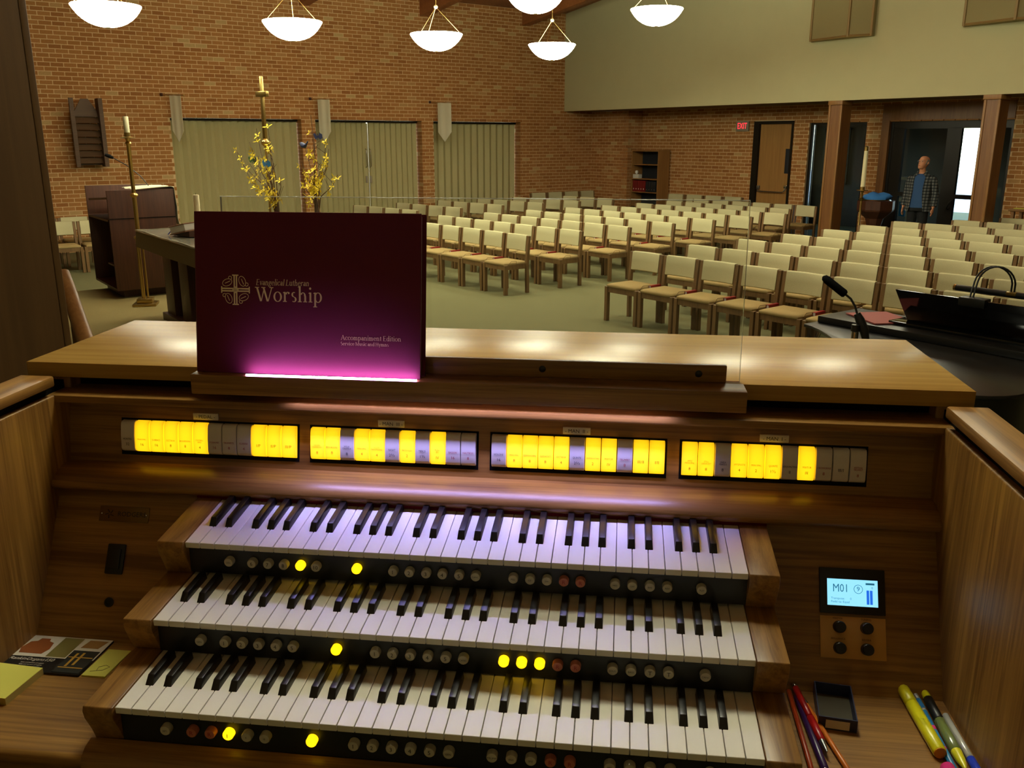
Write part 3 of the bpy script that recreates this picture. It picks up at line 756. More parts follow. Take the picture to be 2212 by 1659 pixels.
# ---- hymnal on the ledge
def serif_text(body, size, wt=1.0, slant=0.0, gap=0.06):
    """small serif alphabet out of strokes; returns MB in the x-y plane and its width"""
    mb = MB(); X = [0.0]
    th, tn = 0.085 * wt, 0.032 * wt
    xh = 0.46
    def T(x, y): return ((X[0] + x + slant * y) * size, y * size, 0.0)
    def quad(a, b, c, d): mb.add([T(*a), T(*b), T(*c), T(*d)], [(0, 1, 2, 3)])
    def V(x, y0, y1, w_=None, sb=True, st=True):
        w_ = w_ or th
        quad((x, y0), (x + w_, y0), (x + w_, y1), (x, y1))
        s = 0.055
        if sb: quad((x - s, y0), (x + w_ + s, y0), (x + w_ + s, y0 + tn), (x - s, y0 + tn))
        if st == 'l': quad((x - s, y1 - tn * 1.5), (x, y1 - tn * 1.5), (x, y1), (x - s * 0.3, y1))
        elif st: quad((x - s, y1 - tn), (x + w_ + s, y1 - tn), (x + w_ + s, y1), (x - s, y1))
    def H(x0, x1, y): quad((x0, y - tn / 2), (x1, y - tn / 2), (x1, y + tn / 2), (x0, y + tn / 2))
    def S(x0, y0, x1, y1, w_): quad((x0, y0), (x0 + w_, y0), (x1 + w_, y1), (x1, y1))
    def A(cx, cy, rx, ry, a0, a1, w_=None):
        w_ = w_ or th; n = max(4, int(abs(a1 - a0) / 18)); vs = []
        for i in range(n + 1):
            a = R(a0 + (a1 - a0) * i / n); t = tn + (w_ - tn) * abs(math.cos(a))
            vs.append(T(cx + rx * math.cos(a), cy + ry * math.sin(a))); vs.append(T(cx + (rx - t) * math.cos(a), cy + (ry - t * 0.75) * math.sin(a)))
        mb.add(vs, [(2 * i, 2 * i + 2, 2 * i + 3, 2 * i + 1) for i in range(n)])
    def dot(cx, cy, r_): mb.add([T(cx + r_ * math.cos(R(40 * i)), cy + r_ * math.sin(R(40 * i))) for i in range(9)], [tuple(range(9))])
    for ch in body:
        wd = 0.5
        if ch == ' ': wd = 0.2
        elif ch == 'o': A(.24, .23, .23, .24, 0, 360); wd = .48
        elif ch == 'c': A(.23, .23, .22, .24, 48, 320); dot(.36, .37, .045); wd = .41
        elif ch == 'e': A(.23, .23, .22, .24, 0, 320); H(.05, .43, .26); wd = .45
        elif ch == 'a': A(.17, .15, .16, .15, 0, 360); V(.27, 0, .34, sb=False, st=False); A(.20, .33, .155, .14, 0, 160); H(.27, .42, .018); wd = .42
        elif ch == 'd': A(.21, .23, .2, .24, 0, 360); V(.34, 0, .74, st='l', sb=False); H(.34, .48, .016); wd = .48
        elif ch == 'g': A(.2, .29, .17, .17, 0, 360); A(.21, -.07, .2, .13, 0, 360); S(.1, .04, .06, .14, .05); H(.3, .44, .43); wd = .44
        elif ch == 'h': V(.06, 0, .74, st='l'); A(.28, .28, .155, .18, 0, 150); V(.35, 0, .28, st=False); wd = .52
        elif ch == 'i': V(.07, 0, .46, st='l'); dot(.11, .64, .058); wd = .23
        elif ch == 'l': V(.07, 0, .74, st='l'); wd = .23
        elif ch == 'm': V(.06, 0, .46, st='l'); A(.25, .28, .135, .18, 0, 150); V(.30, 0, .28, st=False); A(.49, .28, .135, .18, 0, 150); V(.54, 0, .28, st=False); wd = .72
        elif ch == 'n': V(.06, 0, .46, st='l'); A(.28, .28, .155, .18, 0, 150); V(.35, 0, .28, st=False); wd = .52
        elif ch == 'p': V(.06, -.22, .46, st='l'); A(.26, .23, .21, .24, -150, 150); wd = .51
        elif ch == 'r': V(.06, 0, .46, st='l'); A(.26, .31, .13, .16, 60, 160); dot(.32, .41, .05); wd = .38
        elif ch == 's': A(.18, .345, .13, .12, 60, 270, th * .9); A(.18, .12, .14, .125, -130, 90, th * .9); wd = .35
        elif ch == 't': V(.1, .05, .58, sb=False, st=False); H(.02, .28, .45); A(.2, .09, .1, .09, 180, 300); wd = .3
        elif ch == 'u': V(.06, .16, .46, sb=False, st='l'); A(.22, .18, .16, .18, 180, 330); V(.35, 0, .46, st='l', sb=False); H(.35, .5, .016); wd = .5
        elif ch == 'v': S(.02, .46, .2, 0, th); S(.37, .46, .23, 0, tn * 1.3); H(-.02, .17, .445); H(.28, .46, .445); wd = .44
        elif ch == 'y': S(.02, .46, .2, 0, th); S(.38, .46, .16, -.18, tn * 1.3); H(-.02, .17, .445); H(.29, .47, .445); dot(.13, -.17, .045); wd = .46
        elif ch == 'A': S(.30, .68, .55, 0, th); S(.30, .68, .04, 0, tn * 1.4); H(.13, .48, .24); H(-.02, .16, .015); H(.47, .7, .015); wd = .68
        elif ch == 'E': V(.08, 0, .68); H(.08, .5, .665); H(.08, .42, .35); H(.08, .53, .015); wd = .56
        elif ch == 'L': V(.08, 0, .68); H(.08, .52, .015); quad((.48, 0), (.52, 0), (.54, .16), (.52, .16)); wd = .54
        elif ch == 'H': V(.08, 0, .68); V(.5, 0, .68); H(.1, .52, .35); wd = .68
        elif ch == 'M': V(.08, 0, .68, tn * 1.4); V(.66, 0, .68); S(.1, .68, .36, .02, th); S(.68, .68, .39, .02, tn * 1.3); wd = .84
        elif ch == 'S': A(.23, .50, .17, .18, 50, 270); A(.23, .18, .18, .19, -130, 90); wd = .45
        elif ch == 'W': S(.03, .66, .24, 0, th); S(.46, .66, .28, 0, tn * 1.4); S(.38, .66, .6, 0, th); S(.86, .66, .65, 0, tn * 1.4); H(-.03, .2, .645); H(.32, .54, .645); H(.76, .97, .645); wd = .92
        X[0] += wd + gap * (0.6 if ch != ' ' else 0)
    return mb, X[0] * size
hb = thing('hymnal', 'large maroon hymnal standing upright on the organ music ledge', 'book', (-0.2705, 0.3865, K + 0.3612), 0.0)
LEAN = -math.atan2(0.04, 0.257)
hb.rotation_euler = (LEAN, 0, R(-0.6))
hx0, hx1, hh = -0.1885, 0.1865, 0.2605
MB().box(hx0, hx1, 0.0, 0.003, 0, hh).build('front_cover', 'book_maroon', hb, bevel=0.001)
MB().box(hx0 + 0.004, hx1 - 0.004, 0.0032, 0.0218, 0.004, hh - 0.004).build('page_block', 'page_white', hb)
MB().box(hx0, hx1 + 0.003, 0.022, 0.025, 0, hh).build('back_cover', 'book_maroon', hb, bevel=0.001)
MB().prism([(hx0 + 0.001, 0.0015), (hx0 - 0.004, 0.006), (hx0 - 0.006, 0.0125), (hx0 - 0.004, 0.019), (hx0 + 0.001, 0.0235)], 2, 0, hh).build('spine', 'book_maroon', hb, smooth=60)
def cover_text(body, x, z, width, size, wt, slant, name):
    mb, wd = serif_text(body, size, wt, slant)
    o = mb.build(name, 'gold_print', hb, (x, -0.0004, z), (R(90), 0, 0)); o.scale = (width / wd, 1, 1)
    return o
bx = -0.2705
cover_text('Evangelical Lutheran', -0.3565 - bx, 0.1440, 0.0895, 0.0136, 1.15, 0.22, 'title_lettering')
cover_text('Worship', -0.3572 - bx, 0.1180, 0.1138, 0.0345, 1.15, 0.0, 'title_lettering')
cover_text('Accompaniment Edition', -0.2145 - bx, 0.0595, 0.0995, 0.0112, 1.0, 0.0, 'subtitle_lettering')
cover_text('Service Music and Hymns', -0.2150 - bx, 0.0508, 0.0795, 0.0082, 1.0, 0.0, 'subtitle_lettering')
ex, ez, er = -0.3912 - bx, 0.1355, 0.0245
mb = MB()
def epoly(pts): mb.add([(ex + x * er, -0.0004, ez + z * er) for x, z in pts], [tuple(range(len(pts)))])
for k in range(4):
    c_, s_ = math.cos(k * math.pi / 2), math.sin(k * math.pi / 2)
    rt = lambda P: [(x * c_ - z * s_, x * s_ + z * c_) for x, z in P]
    for P_ in ([(-0.13, 0.0), (-0.03, 0.0), (-0.03, 0.92), (-0.13, 0.92)], [(0.03, 0.0), (0.13, 0.0), (0.13, 0.92), (0.03, 0.92)], [(-0.22, 0.92), (0.22, 0.92), (0.22, 1.0), (-0.22, 1.0)], [(-0.03, 0.0), (0.03, 0.0), (0.03, 0.22), (-0.03, 0.22)]):
        epoly(rt(P_))
mb.build('emblem_cross', 'gold_print', hb)
mb = MB()
for k in range(4):
    c_, s_ = math.cos(k * math.pi / 2), math.sin(k * math.pi / 2)
    def rp_(x, z): return (ex + (x * c_ - z * s_) * er, -0.0004, ez + (x * s_ + z * c_) * er)
    def ribbon(P_, w_=0.019):
        vs = []
        for i, (x, z) in enumerate(P_):
            x2, z2 = P_[min(i + 1, len(P_) - 1)]; x1, z1 = P_[max(i - 1, 0)]
            d = math.hypot(x2 - x1, z2 - z1) or 1; nx_, nz_ = -(z2 - z1) / d * w_, (x2 - x1) / d * w_
            vs += [rp_(x - nx_, z - nz_), rp_(x + nx_, z + nz_)]
        mb.add(vs, [(2 * i, 2 * i + 2, 2 * i + 3, 2 * i + 1) for i in range(len(P_) - 1)])
    leaf = []
    for i in range(21):
        t = i / 20 * 2 * math.pi
        rr = 0.30 * math.sin(t / 2)
        leaf.append((0.34 + 0.30 * (1 - math.cos(t)) / 2 * 0.9 + 0.20 * math.sin(t), 0.88 - 0.62 * (1 - math.cos(t)) / 2 + 0.10 * math.sin(t)))
    ribbon(leaf)
    ribbon([(0.42, 0.72), (0.47, 0.60), (0.52, 0.48), (0.58, 0.36)], 0.022)
    curl = [(0.58 + 0.14 * math.cos(a) * (1 - 0.04 * i) + 0.2, 0.38 + 0.14 * math.sin(a) * (1 - 0.04 * i)) for i, a in enumerate([R(200 + 28 * j) for j in range(11)])]
    ribbon(curl)
mb.build('emblem_leaves', 'gold_print', hb)

# ---- things on the key desk
ZD = K - 0.072
cd_ = thing('business_card', 'glossy organ company card with small photos on the key desk', 'card', (-0.655, 0.208, ZD), 0.0)
MB().box(-0.071, 0.071, -0.049, 0.049, 0.0, 0.0035).build('card_stock', 'card_black', cd_)
def cardbit(nm, mt, x0, x1, y0, y1, h=0.0039): return MB().box(x0, x1, y0, y1, 0.0035, h).build(nm, mt, cd_)
cardbit('photo_band', 'card_white', -0.071, 0.071, -0.010, 0.049)
MB().prism([(-0.062, -0.002), (-0.023, -0.002), (-0.018, 0.012), (-0.022, 0.030), (-0.032, 0.034), (-0.034, 0.041), (-0.050, 0.041), (-0.052, 0.033), (-0.062, 0.030), (-0.067, 0.012)], 2, 0.0039, 0.0041).build('console_photo', 'card_brown', cd_)
cardbit('pedal_photo', 'card_olive', -0.012, 0.022, -0.008, 0.047, 0.0041)
MB().prism([(0.030, 0.022), (0.060, 0.022), (0.066, 0.044), (0.034, 0.044)], 2, 0.0039, 0.0041).build('cabinet_photo', 'card_tan', cd_)
cardbit('stop_photo', 'card_slate', 0.024, 0.069, -0.046, 0.014, 0.0042)
for x0, x1, y0, y1 in ((0.034, 0.038, -0.03, 0.006), (0.044, 0.048, -0.026, 0.008), (0.026, 0.067, -0.034, -0.032), (0.026, 0.067, -0.006, -0.004)):
    cardbit('photo_detail', 'card_gold', x0, x1, y0, y1, 0.0044)
text('lettering', 'RankinOrgans150', 0.0105, (-0.067, -0.017, 0.0037), (0, 0, 0), 'card_white', cd_, 'LEFT', 0.3)
for k in range(3): text('lettering', 'Sales and service of organs', 0.0036, (-0.022, -0.0265 - 0.005 * k, 0.0037), (0, 0, 0), 'card_white', cd_, 'CENTER', 0.3)
pd_ = thing('sticky_note_pad', 'thick pad of yellow sticky notes near the console edge', 'notepad', (-0.688, 0.122, ZD), R(-4))
MB().box(-0.043, 0.043, -0.040, 0.040, 0.0, 0.011).build('sheets', 'paper_edge', pd_)
MB().box(-0.043, 0.043, -0.040, 0.040, 0.0111, 0.0116).build('top_sheet', 'paper_yellow', pd_)
sn = thing('sticky_note', 'single yellow sticky note with pencil scribble beside the card', 'note', (-0.5615, 0.199, ZD), 0.0)
MB().hexa([(-0.0195, -0.038, 0.0), (0.0195, -0.038, 0.0), (0.0195, 0.038, 0.0), (-0.0195, 0.038, 0.0), (-0.0195, -0.038, 0.0025), (0.0195, -0.038, 0.0028), (0.0195, 0.038, 0.0006), (-0.0195, 0.038, 0.0006)]).build('sheet', 'paper_yellow', sn)
MB().tube([(-0.012, -0.027, 0.0026), (0.006, -0.022, 0.0026), (0.012, -0.012, 0.0022), (0.004, -0.008, 0.002), (-0.005, -0.014, 0.0023), (-0.003, -0.024, 0.0026)], 0.0004, 4).build('scribble', 'card_olive', sn)
# small open box
bxo = thing('small_box', 'open dark blue cardboard box lid with white label', 'box', (0.556, 0.211, ZD), R(-7))
for nm, a in (('base', (-0.026, 0.026, -0.043, 0.043, 0, 0.0015)), ('side_wall', (-0.026, -0.0245, -0.043, 0.043, 0.0015, 0.020)), ('side_wall', (0.0245, 0.026, -0.043, 0.043, 0.0015, 0.020)), ('end_wall', (-0.0245, 0.0245, 0.0415, 0.043, 0.0015, 0.020)), ('end_wall', (-0.0245, 0.0245, -0.043, -0.0415, 0.0015, 0.020))):
    MB().box(*a).build(nm, 'box_inside' if nm == 'base' else 'box_navy', bxo)
MB().box(-0.016, 0.016, -0.0436, -0.043, 0.003, 0.016).build('label', 'card_white', bxo)
MB().hexa([(-0.023, -0.041, 0.012), (0.023, -0.041, 0.012), (0.020, -0.026, 0.004), (-0.020, -0.026, 0.004), (-0.023, -0.041, 0.0126), (0.023, -0.041, 0.0126), (0.020, -0.026, 0.0046), (-0.020, -0.026, 0.0046)]).build('card_slip', 'card_white', bxo)
# pens: built along -y from the back end at (x, y)
def stick(name, label, cat, back, front, z, parts, group=None):
    bx_, by_ = back; fx, fy = front
    L_ = math.hypot(fx - bx_, fy - by_); a = math.atan2(fx - bx_, -(fy - by_))
    t = thing(name, label, cat, (bx_, by_, ZD + z), a, group)
    for nm, mt, prof in parts:
        mb = MB().lathe([(r_, d) for d, r_ in prof], 12, (0, 0, 0), 1)
        mb.build(nm, mt, t, smooth=45)
    return t, L_
def barrel(r_, a, b, e=0.0008): return [(a, r_ - e), (a + e, r_), (b - e, r_), (b, r_ - e)]
stick('pencil', 'rust coloured pencil leaning against the lowest manual cheek', 'pencil', (0.4985, 0.250), (0.4975, 0.06), 0.0045, [('barrel', 'pen_rust', barrel(0.0036, 0, 0.175)), ('tip', 'twig', [(0.175, 0.0034), (0.195, 0.0005)])])
stick('pen', 'dark purple pen lying beside the red pen', 'pen', (0.508, 0.236), (0.516, 0.06), 0.0055, [('barrel', 'pen_purple', barrel(0.0052, 0, 0.16, 0.0015)), ('tip', 'chrome', [(0.16, 0.004), (0.172, 0.0008)])])
stick('pen', 'red click pen with metal tip and dark grip', 'pen', (0.507, 0.256), (0.524, 0.103), 0.0105, [('clip_end', 'chrome', barrel(0.004, -0.004, 0.006)), ('upper_barrel', 'pen_red', barrel(0.0048, 0.006, 0.075)), ('grip', 'pen_red', barrel(0.0056, 0.076, 0.128, 0.002)), ('tip', 'steel', [(0.128, 0.0042), (0.140, 0.003), (0.150, 0.001)])])
stick('pencil', 'orange pencil lying next to the small box', 'pencil', (0.5165, 0.228), (0.5445, 0.085), 0.0045, [('ferrule', 'chrome', barrel(0.0035, -0.004, 0.010)), ('barrel', 'pencil_orange', barrel(0.0037, 0.010, 0.165)), ('tip', 'twig', [(0.165, 0.0034), (0.183, 0.0004)])])
t, _ = stick('highlighter', 'fat yellow highlighter with orange cap end', 'highlighter', (0.667, 0.272), (0.674, 0.124), 0.0092, [('cap', 'marker_yellow', barrel(0.0088, -0.006, 0.040, 0.002)), ('barrel', 'marker_yellow', barrel(0.0092, 0.041, 0.147, 0.0015)), ('end_plug', 'marker_orange', barrel(0.0085, 0.147, 0.1485, 0.0005))])
text('lettering', 'HI-LITER', 0.008, (-0.0045, -0.085, 0.0084), (0, R(-30), R(-90)), 'ink', t)
stick('pencil', 'blue patterned pencil beside the yellow highlighter', 'pencil', (0.684, 0.262), (0.684, 0.07), 0.0045, [('ferrule', 'pen_clear', barrel(0.0036, -0.012, 0.012)), ('barrel', 'pencil_blue', barrel(0.0042, 0.012, 0.185)), ('band', 'marker_pink', barrel(0.00435, 0.075, 0.085)), ('band', 'pen_clear', barrel(0.00435, 0.035, 0.041)), ('band', 'marker_pink', barrel(0.00435, 0.12, 0.126))])
stick('pen', 'black capped pen with yellow clip and green ink barrel', 'pen', (0.6975, 0.262), (0.697, 0.10), 0.0075, [('cap_end', 'marker_yellow', [(-0.008, 0.002), (-0.004, 0.0055), (0.012, 0.006)]), ('cap', 'black_plastic', barrel(0.0068, 0.012, 0.062)), ('barrel', 'pen_green', barrel(0.0074, 0.062, 0.130, 0.002)), ('grip', 'marker_yellow', [(0.130, 0.0072), (0.148, 0.006), (0.165, 0.002)])])
stick('pen', 'clear pen with blue cap against the right side panel', 'pen', (0.7105, 0.215), (0.7125, 0.075), 0.006, [('barrel', 'pen_clear', barrel(0.0048, 0, 0.092)), ('cap', 'pen_blue', barrel(0.0058, 0.092, 0.14, 0.002))])
stick('highlighter', 'pink marker end below the yellow highlighter', 'highlighter', (0.673, 0.098), (0.676, 0.0), 0.0092, [('cap', 'marker_pink', barrel(0.009, 0, 0.05, 0.002)), ('barrel', 'marker_pink', barrel(0.0085, 0.05, 0.1))])

# ================================================================== pendant lamps
def lamp_mesh():
    rs = [0.0, 0.05, 0.10, 0.16, 0.22, 0.28, 0.33, 0.37, 0.40]
    hs = [0.0, 0.003, 0.010, 0.026, 0.052, 0.092, 0.140, 0.192, 0.242]
    out = [(r_, h) for r_, h in zip(rs, hs)]
    inn = [(max(0.0, r_ - 0.006), h + 0.008) for r_, h in zip(rs, hs)][::-1]
    return MB().lathe(out + inn, 32, cap=False)
lm = lamp_mesh().mesh('bowl', 0, 1, 60); lm.materials.append(MATS['bowl_glass'])
APEX = 0.62
def make_lamp(label, u, v, z, rz):
    t = thing('pendant_lamp', label, 'lamp', W(u, v, z), rz, 'glass bowl pendants')
    put('bowl', lm, None, t)
    MB().lathe([(0.0, -0.012), (0.022, -0.008), (0.03, 0.0), (0.02, 0.006), (0, 0.006)], 16).build('finial', 'brass', t, smooth=50)
    for k in range(3):
        a = R(90 + 120 * k)
        MB().tube([(0.385 * math.cos(a), 0.385 * math.sin(a), 0.235), (0.008 * math.cos(a), 0.008 * math.sin(a), APEX)], 0.0035, 6).build('suspension_wire', 'brass', t, smooth=60)
        MB().lathe([(0.010, -0.004), (0.012, 0.0), (0.006, 0.006), (0, 0.007)], 10, (0.392 * math.cos(a), 0.392 * math.sin(a), 0.224)).build('wire_clip', 'brass', t, smooth=50)
    MB().lathe([(0, -0.03), (0.022, -0.022), (0.032, 0), (0.022, 0.022), (0, 0.03)], 16, (0, 0, APEX + 0.01)).build('ball', 'candle_wax', t, smooth=60)
    top = ceil_z(v) - z
    MB().tube([(0, 0, APEX + 0.03), (0, 0, top - 0.02)], 0.007, 8).build('stem', 'brass', t, smooth=60)
    MB().lathe([(0.07, top), (0.06, top - 0.03), (0.01, top - 0.045), (0, top - 0.045)], 16).build('canopy', 'brass', t, smooth=50)
    return t
LL = [('glowing glass bowl pendant nearest the dark pulpit, leftmost of all', 2.808, -12.05, 3.334), ('glowing glass bowl pendant above the processional cross and flowers', 5.193, -12.15, 3.334),
      ('glowing glass bowl pendant above the rightmost white banner', 7.546, -12.27, 3.334), ('glowing glass bowl pendant hanging in front of the wall corner', 9.915, -12.43, 3.334),
      ('glowing glass bowl pendant cut by the picture top', 8.011, -10.416, 3.71), ('glowing glass bowl pendant in front of the tan wall', 10.349, -10.425, 3.71),
      ('added unseen glass bowl pendant high over the chairs near the organ', 5.67, -10.41, 3.71), ('added unseen glass bowl pendant high over the altar', 3.33, -10.41, 3.71),  # both out of view, added to light the room
      ('added unseen glass bowl pendant over the front of the right chairs', 8.3, -6.2, 4.25), ('added unseen glass bowl pendant over the back of the right chairs', 10.7, -6.2, 4.25),  # guessed row out of view, added to light the right side
      ('added unseen glass bowl pendant over the piano', 5.9, -6.2, 4.25),  # same added row, also out of view
      ('glowing glass bowl pendant right above the organ front', 1.51, -1.80, 3.65)]
for i, (l, u, v, z) in enumerate(LL):
    make_lamp(l, u, v, z, R(17 * i))

# ================================================================== chairs
def make_chair():
    t = bpy.data.objects.new('church_chair', None); COL.objects.link(t); t.empty_display_size = 0.1
    t['category'] = 'chair'
    # front at -y, back at +y ; legs at x = +-0.232
    for s in (-1, 1):
        MB().box(s * 0.229 - 0.0225, s * 0.229 + 0.0225, -0.215, -0.165, 0, 0.405).build('front_leg', 'chair_wood', t, bevel=0.003, segs=1)
        x0, x1 = s * 0.229 - 0.021, s * 0.229 + 0.021
        MB().prism([(0.165, 0), (0.212, 0), (0.205, 0.40), (0.238, 0.772), (0.195, 0.775), (0.160, 0.42)], 0, x0, x1).build('rear_leg', 'chair_wood', t, bevel=0.003, segs=1)
    mb = MB()
    o_ = [(-0.228, -0.205), (0.228, -0.205), (0.228, 0.185), (-0.228, 0.185)]; i_ = [(-0.206, -0.183), (0.206, -0.183), (0.206, 0.163), (-0.206, 0.163)]
    vs = [(x, y, z) for z in (0.338, 0.402) for x, y in o_ + i_]
    fs = []
    for k in range(4):
        n = (k + 1) % 4
        fs += [(k, n, n + 8, k + 8), (k + 4, k + 12, n + 12, n + 4), (k, k + 4, n + 4, n), (k + 8, n + 8, n + 12, k + 12)]
    mb.add(vs, fs).build('seat_frame', 'chair_wood', t)
    # seat pad, domed
    n = 8; rings = []
    def pad(w_, d, z): return [(x, y, z) for x, y in ((-w_, -d), (-w_ * .5, -d - .004), (0, -d - .006), (w_ * .5, -d - .004), (w_, -d), (w_ + .003, 0), (w_, d), (w_ * .5, d), (0, d), (-w_ * .5, d), (-w_, d), (-w_ - .003, 0))]
    mb = MB().loft([pad(0.218, 0.195, 0.400), pad(0.222, 0.201, 0.412), pad(0.216, 0.196, 0.428), pad(0.19, 0.172, 0.440), pad(0.12, 0.11, 0.447)])
    mb.v = [(x, y - 0.012, z) for x, y, z in mb.v]
    mb.build('seat_cushion', 'fabric_seat', t, smooth=60)
    # backrest pad, slightly curved and leaning
    rows = []
    for z in (0.565, 0.574, 0.68, 0.770, 0.780):
        e = 0.010 if z in (0.565, 0.780) else 0.0
        off = 0.185 + (z - 0.42) * 0.10
        fr_, bk_ = [], []
        for i in range(7):
            x = -0.2055 + 0.411 * i / 6; cv = 0.022 * (1 - (x / 0.2055) ** 2)
            fr_.append((x, off + cv - 0.032 + e, z)); bk_.append((x, off + cv + 0.026 - e, z))
        rows.append(fr_ + bk_[::-1])
    MB().loft(rows).build('backrest', 'fabric_cream', t, smooth=50)
    MB().tube([(0.224, -0.14, 0.40), (0.236, -0.10, 0.452), (0.250, -0.02, 0.452), (0.250, -0.02, 0.412), (0.250, 0.15, 0.412), (0.236, 0.17, 0.43)], 0.003, 5).build('book_rack', 'brass_plate', t, smooth=60)
    return t
chair0 = make_chair(); first = [True]
hym0 = None
def make_red_hymnal():
    t = bpy.data.objects.new('pew_hymnal', None); COL.objects.link(t); t.empty_display_size = 0.05
    t['category'] = 'book'
    MB().prism([(-0.016, 0.0), (-0.014, 0.0), (-0.014, 0.030), (0.014, 0.030), (0.014, 0.0), (0.016, 0.0), (0.0165, 0.034), (-0.0165, 0.034)], 1, -0.085, 0.085).build('cover', 'hymnal_red', t, bevel=0.001, segs=1)
    MB().box(-0.0135, 0.0135, -0.080, 0.080, 0.001, 0.0295).build('page_block', 'page_white', t)
    return t
book0 = make_red_hymnal(); bfirst = [True]
def place_chair(u, v, al, label, group, book=None, face=RZ):
    p = W(u, v, 0); rz = face + R(al)
    if first[0]:
        o = chair0; first[0] = False; o.location = p; o.rotation_euler = (0, 0, rz)
    else: o = dup(chair0, p, rz)
    o['label'] = label; o['group'] = group
    if book:
        q = Matrix.Rotation(rz, 3, 'Z') @ Vector((0.2605, 0.075, 0.418))
        if bfirst[0]:
            b = book0; bfirst[0] = False; b.location = p + q; b.rotation_euler = (0, 0, rz)
        else: b = dup(book0, p + q, rz)
        b['label'] = book; b['group'] = 'red hymnals in the chair racks'
    return o
# right block, rows counted from the piano
cnt = [9, 8, 7, 7, 6, 5, 5, 4, 3]
for i in range(9):
    v0 = -7.60 - 0.07 * i if i < 7 else (-7.58 if i == 7 else -7.31)
    for j in range(cnt[i]):
        u = 7.30 + 1.02 * i - 0.19 + 0.0273 * j; v = v0 + 0.238 + 0.5215 * j
        nm = 'beige padded wooden chair, %s from aisle in %s row of block behind piano' % (ORD[j], ORD[i])
        bk_ = 'red hymnal right of %s chair from aisle, %s row behind piano' % (ORD[j], ORD[i]) if i < 2 and j < 7 else None
        place_chair(u, v, 3.0, nm, 'chairs in the block behind the piano', bk_)
# middle block, counted from the aisle on its right
cnt = [5, 7, 7, 7, 7, 7, 7, 6, 6]
for i in range(9):
    ur, vr = (7.33 + 0.985 * i, -9.66 - 0.045 * i) if i < 7 else ((14.23, -10.59) if i == 7 else (15.22, -10.72))
    for j in range(cnt[i]):
        u = ur - 0.19 - 0.0273 * j; v = vr - 0.25 - 0.5215 * j
        nm = 'beige padded wooden chair, %s from aisle in %s row of middle block' % (ORD[j], ORD[i])
        bk_ = 'red hymnal left of %s chair from aisle, %s row of middle block' % (ORD[j - 1], ORD[i]) if i < 5 and 0 < j < 6 else None
        place_chair(u, v, 2.5, nm, 'chairs in the middle block', bk_)
# far left block
ul = [8.13, 9.16, 10.25, 11.28, 12.26, 13.45]; vl = [-16.45, -16.55, -16.7, -16.7, -16.7, -16.35]; cnt = [4, 4, 4, 4, 4, 3]
for i in range(6):
    for j in range(cnt[i]):
        u = ul[i] - 0.2 + 0.075 * j; v = vl[i] + 0.26 + 0.515 * j
        nm = 'beige padded wooden chair, %s from brick wall in %s row nearest partitions' % (ORD[j], ORD[i])
        place_chair(u, v, 8.0, nm, 'chairs in the block along the partitions')
for j in range(4):
    place_chair(13.68 + 0.525 * j, -17.42, 0, 'beige padded wooden chair, %s of four set against the brick wall corner' % ORD[j], 'chairs against the brick wall corner', None, R(43.19))
for j in range(4):
    place_chair(15.83 + 0.075 * j, -15.22 + 0.52 * j, 8.0, 'beige padded wooden chair, %s of four under the exit sign' % ORD[j], 'chairs under the exit sign')
for k, (u, v) in enumerate(((2.585, -15.57), (3.105, -15.57), (2.46, -16.42), (2.98, -16.42))):
    place_chair(u, v, 0, ['beige padded wooden chair behind the pulpit, front row, nearer the wooden column', 'beige padded wooden chair behind the pulpit, front row, half hidden by it',
                          'beige padded wooden chair behind the pulpit, back row, nearer the wooden column', 'beige padded wooden chair behind the pulpit, back row, half hidden by it'][k], 'chairs behind the pulpit', None, R(43.19))

# ================================================================== chancel furniture
PL = 0.15
# wooden column at the loft edge
cw = thing('wooden_column', 'tall dark wooden column at the left end of the organ', 'column', (-2.158, 2.325, 0), R(34))
MB().box(-0.150, 0.122, -0.15, 0.15, 0, 7.2).build('shaft', 'column_wood', cw)
MB().box(0.122, 0.146, -0.156, 0.10, 0, 7.2).build('edge_board', 'column_wood', cw, bevel=0.003)
# handrail beside it
hr = thing('handrail', 'sloping round wooden handrail beside the dark column', 'handrail', (-2.28, 2.85, 0), 0)
MB().tube([(-0.14, 0.12, 1.42), (-0.09, 0.077, 1.351), (0.121, -0.159, 1.162), (0.30, -0.36, 1.0)], 0.036, 12).build('rail', 'post_wood', hr, smooth=60)
for x, y, z in ((-0.06, 0.045, 1.30), (0.20, -0.25, 1.06)):
    MB().tube([(x, y, 0.0), (x, y, z)], 0.016, 10).build('rail_post', 'brass_plate', hr, smooth=60)
# pulpit (open shelves on its left side, front panel towards the organ)
pu = thing('pulpit', 'tall dark reddish wooden pulpit with open shelves on its left side', 'pulpit', W(2.45, -12.05, PL), RZ)
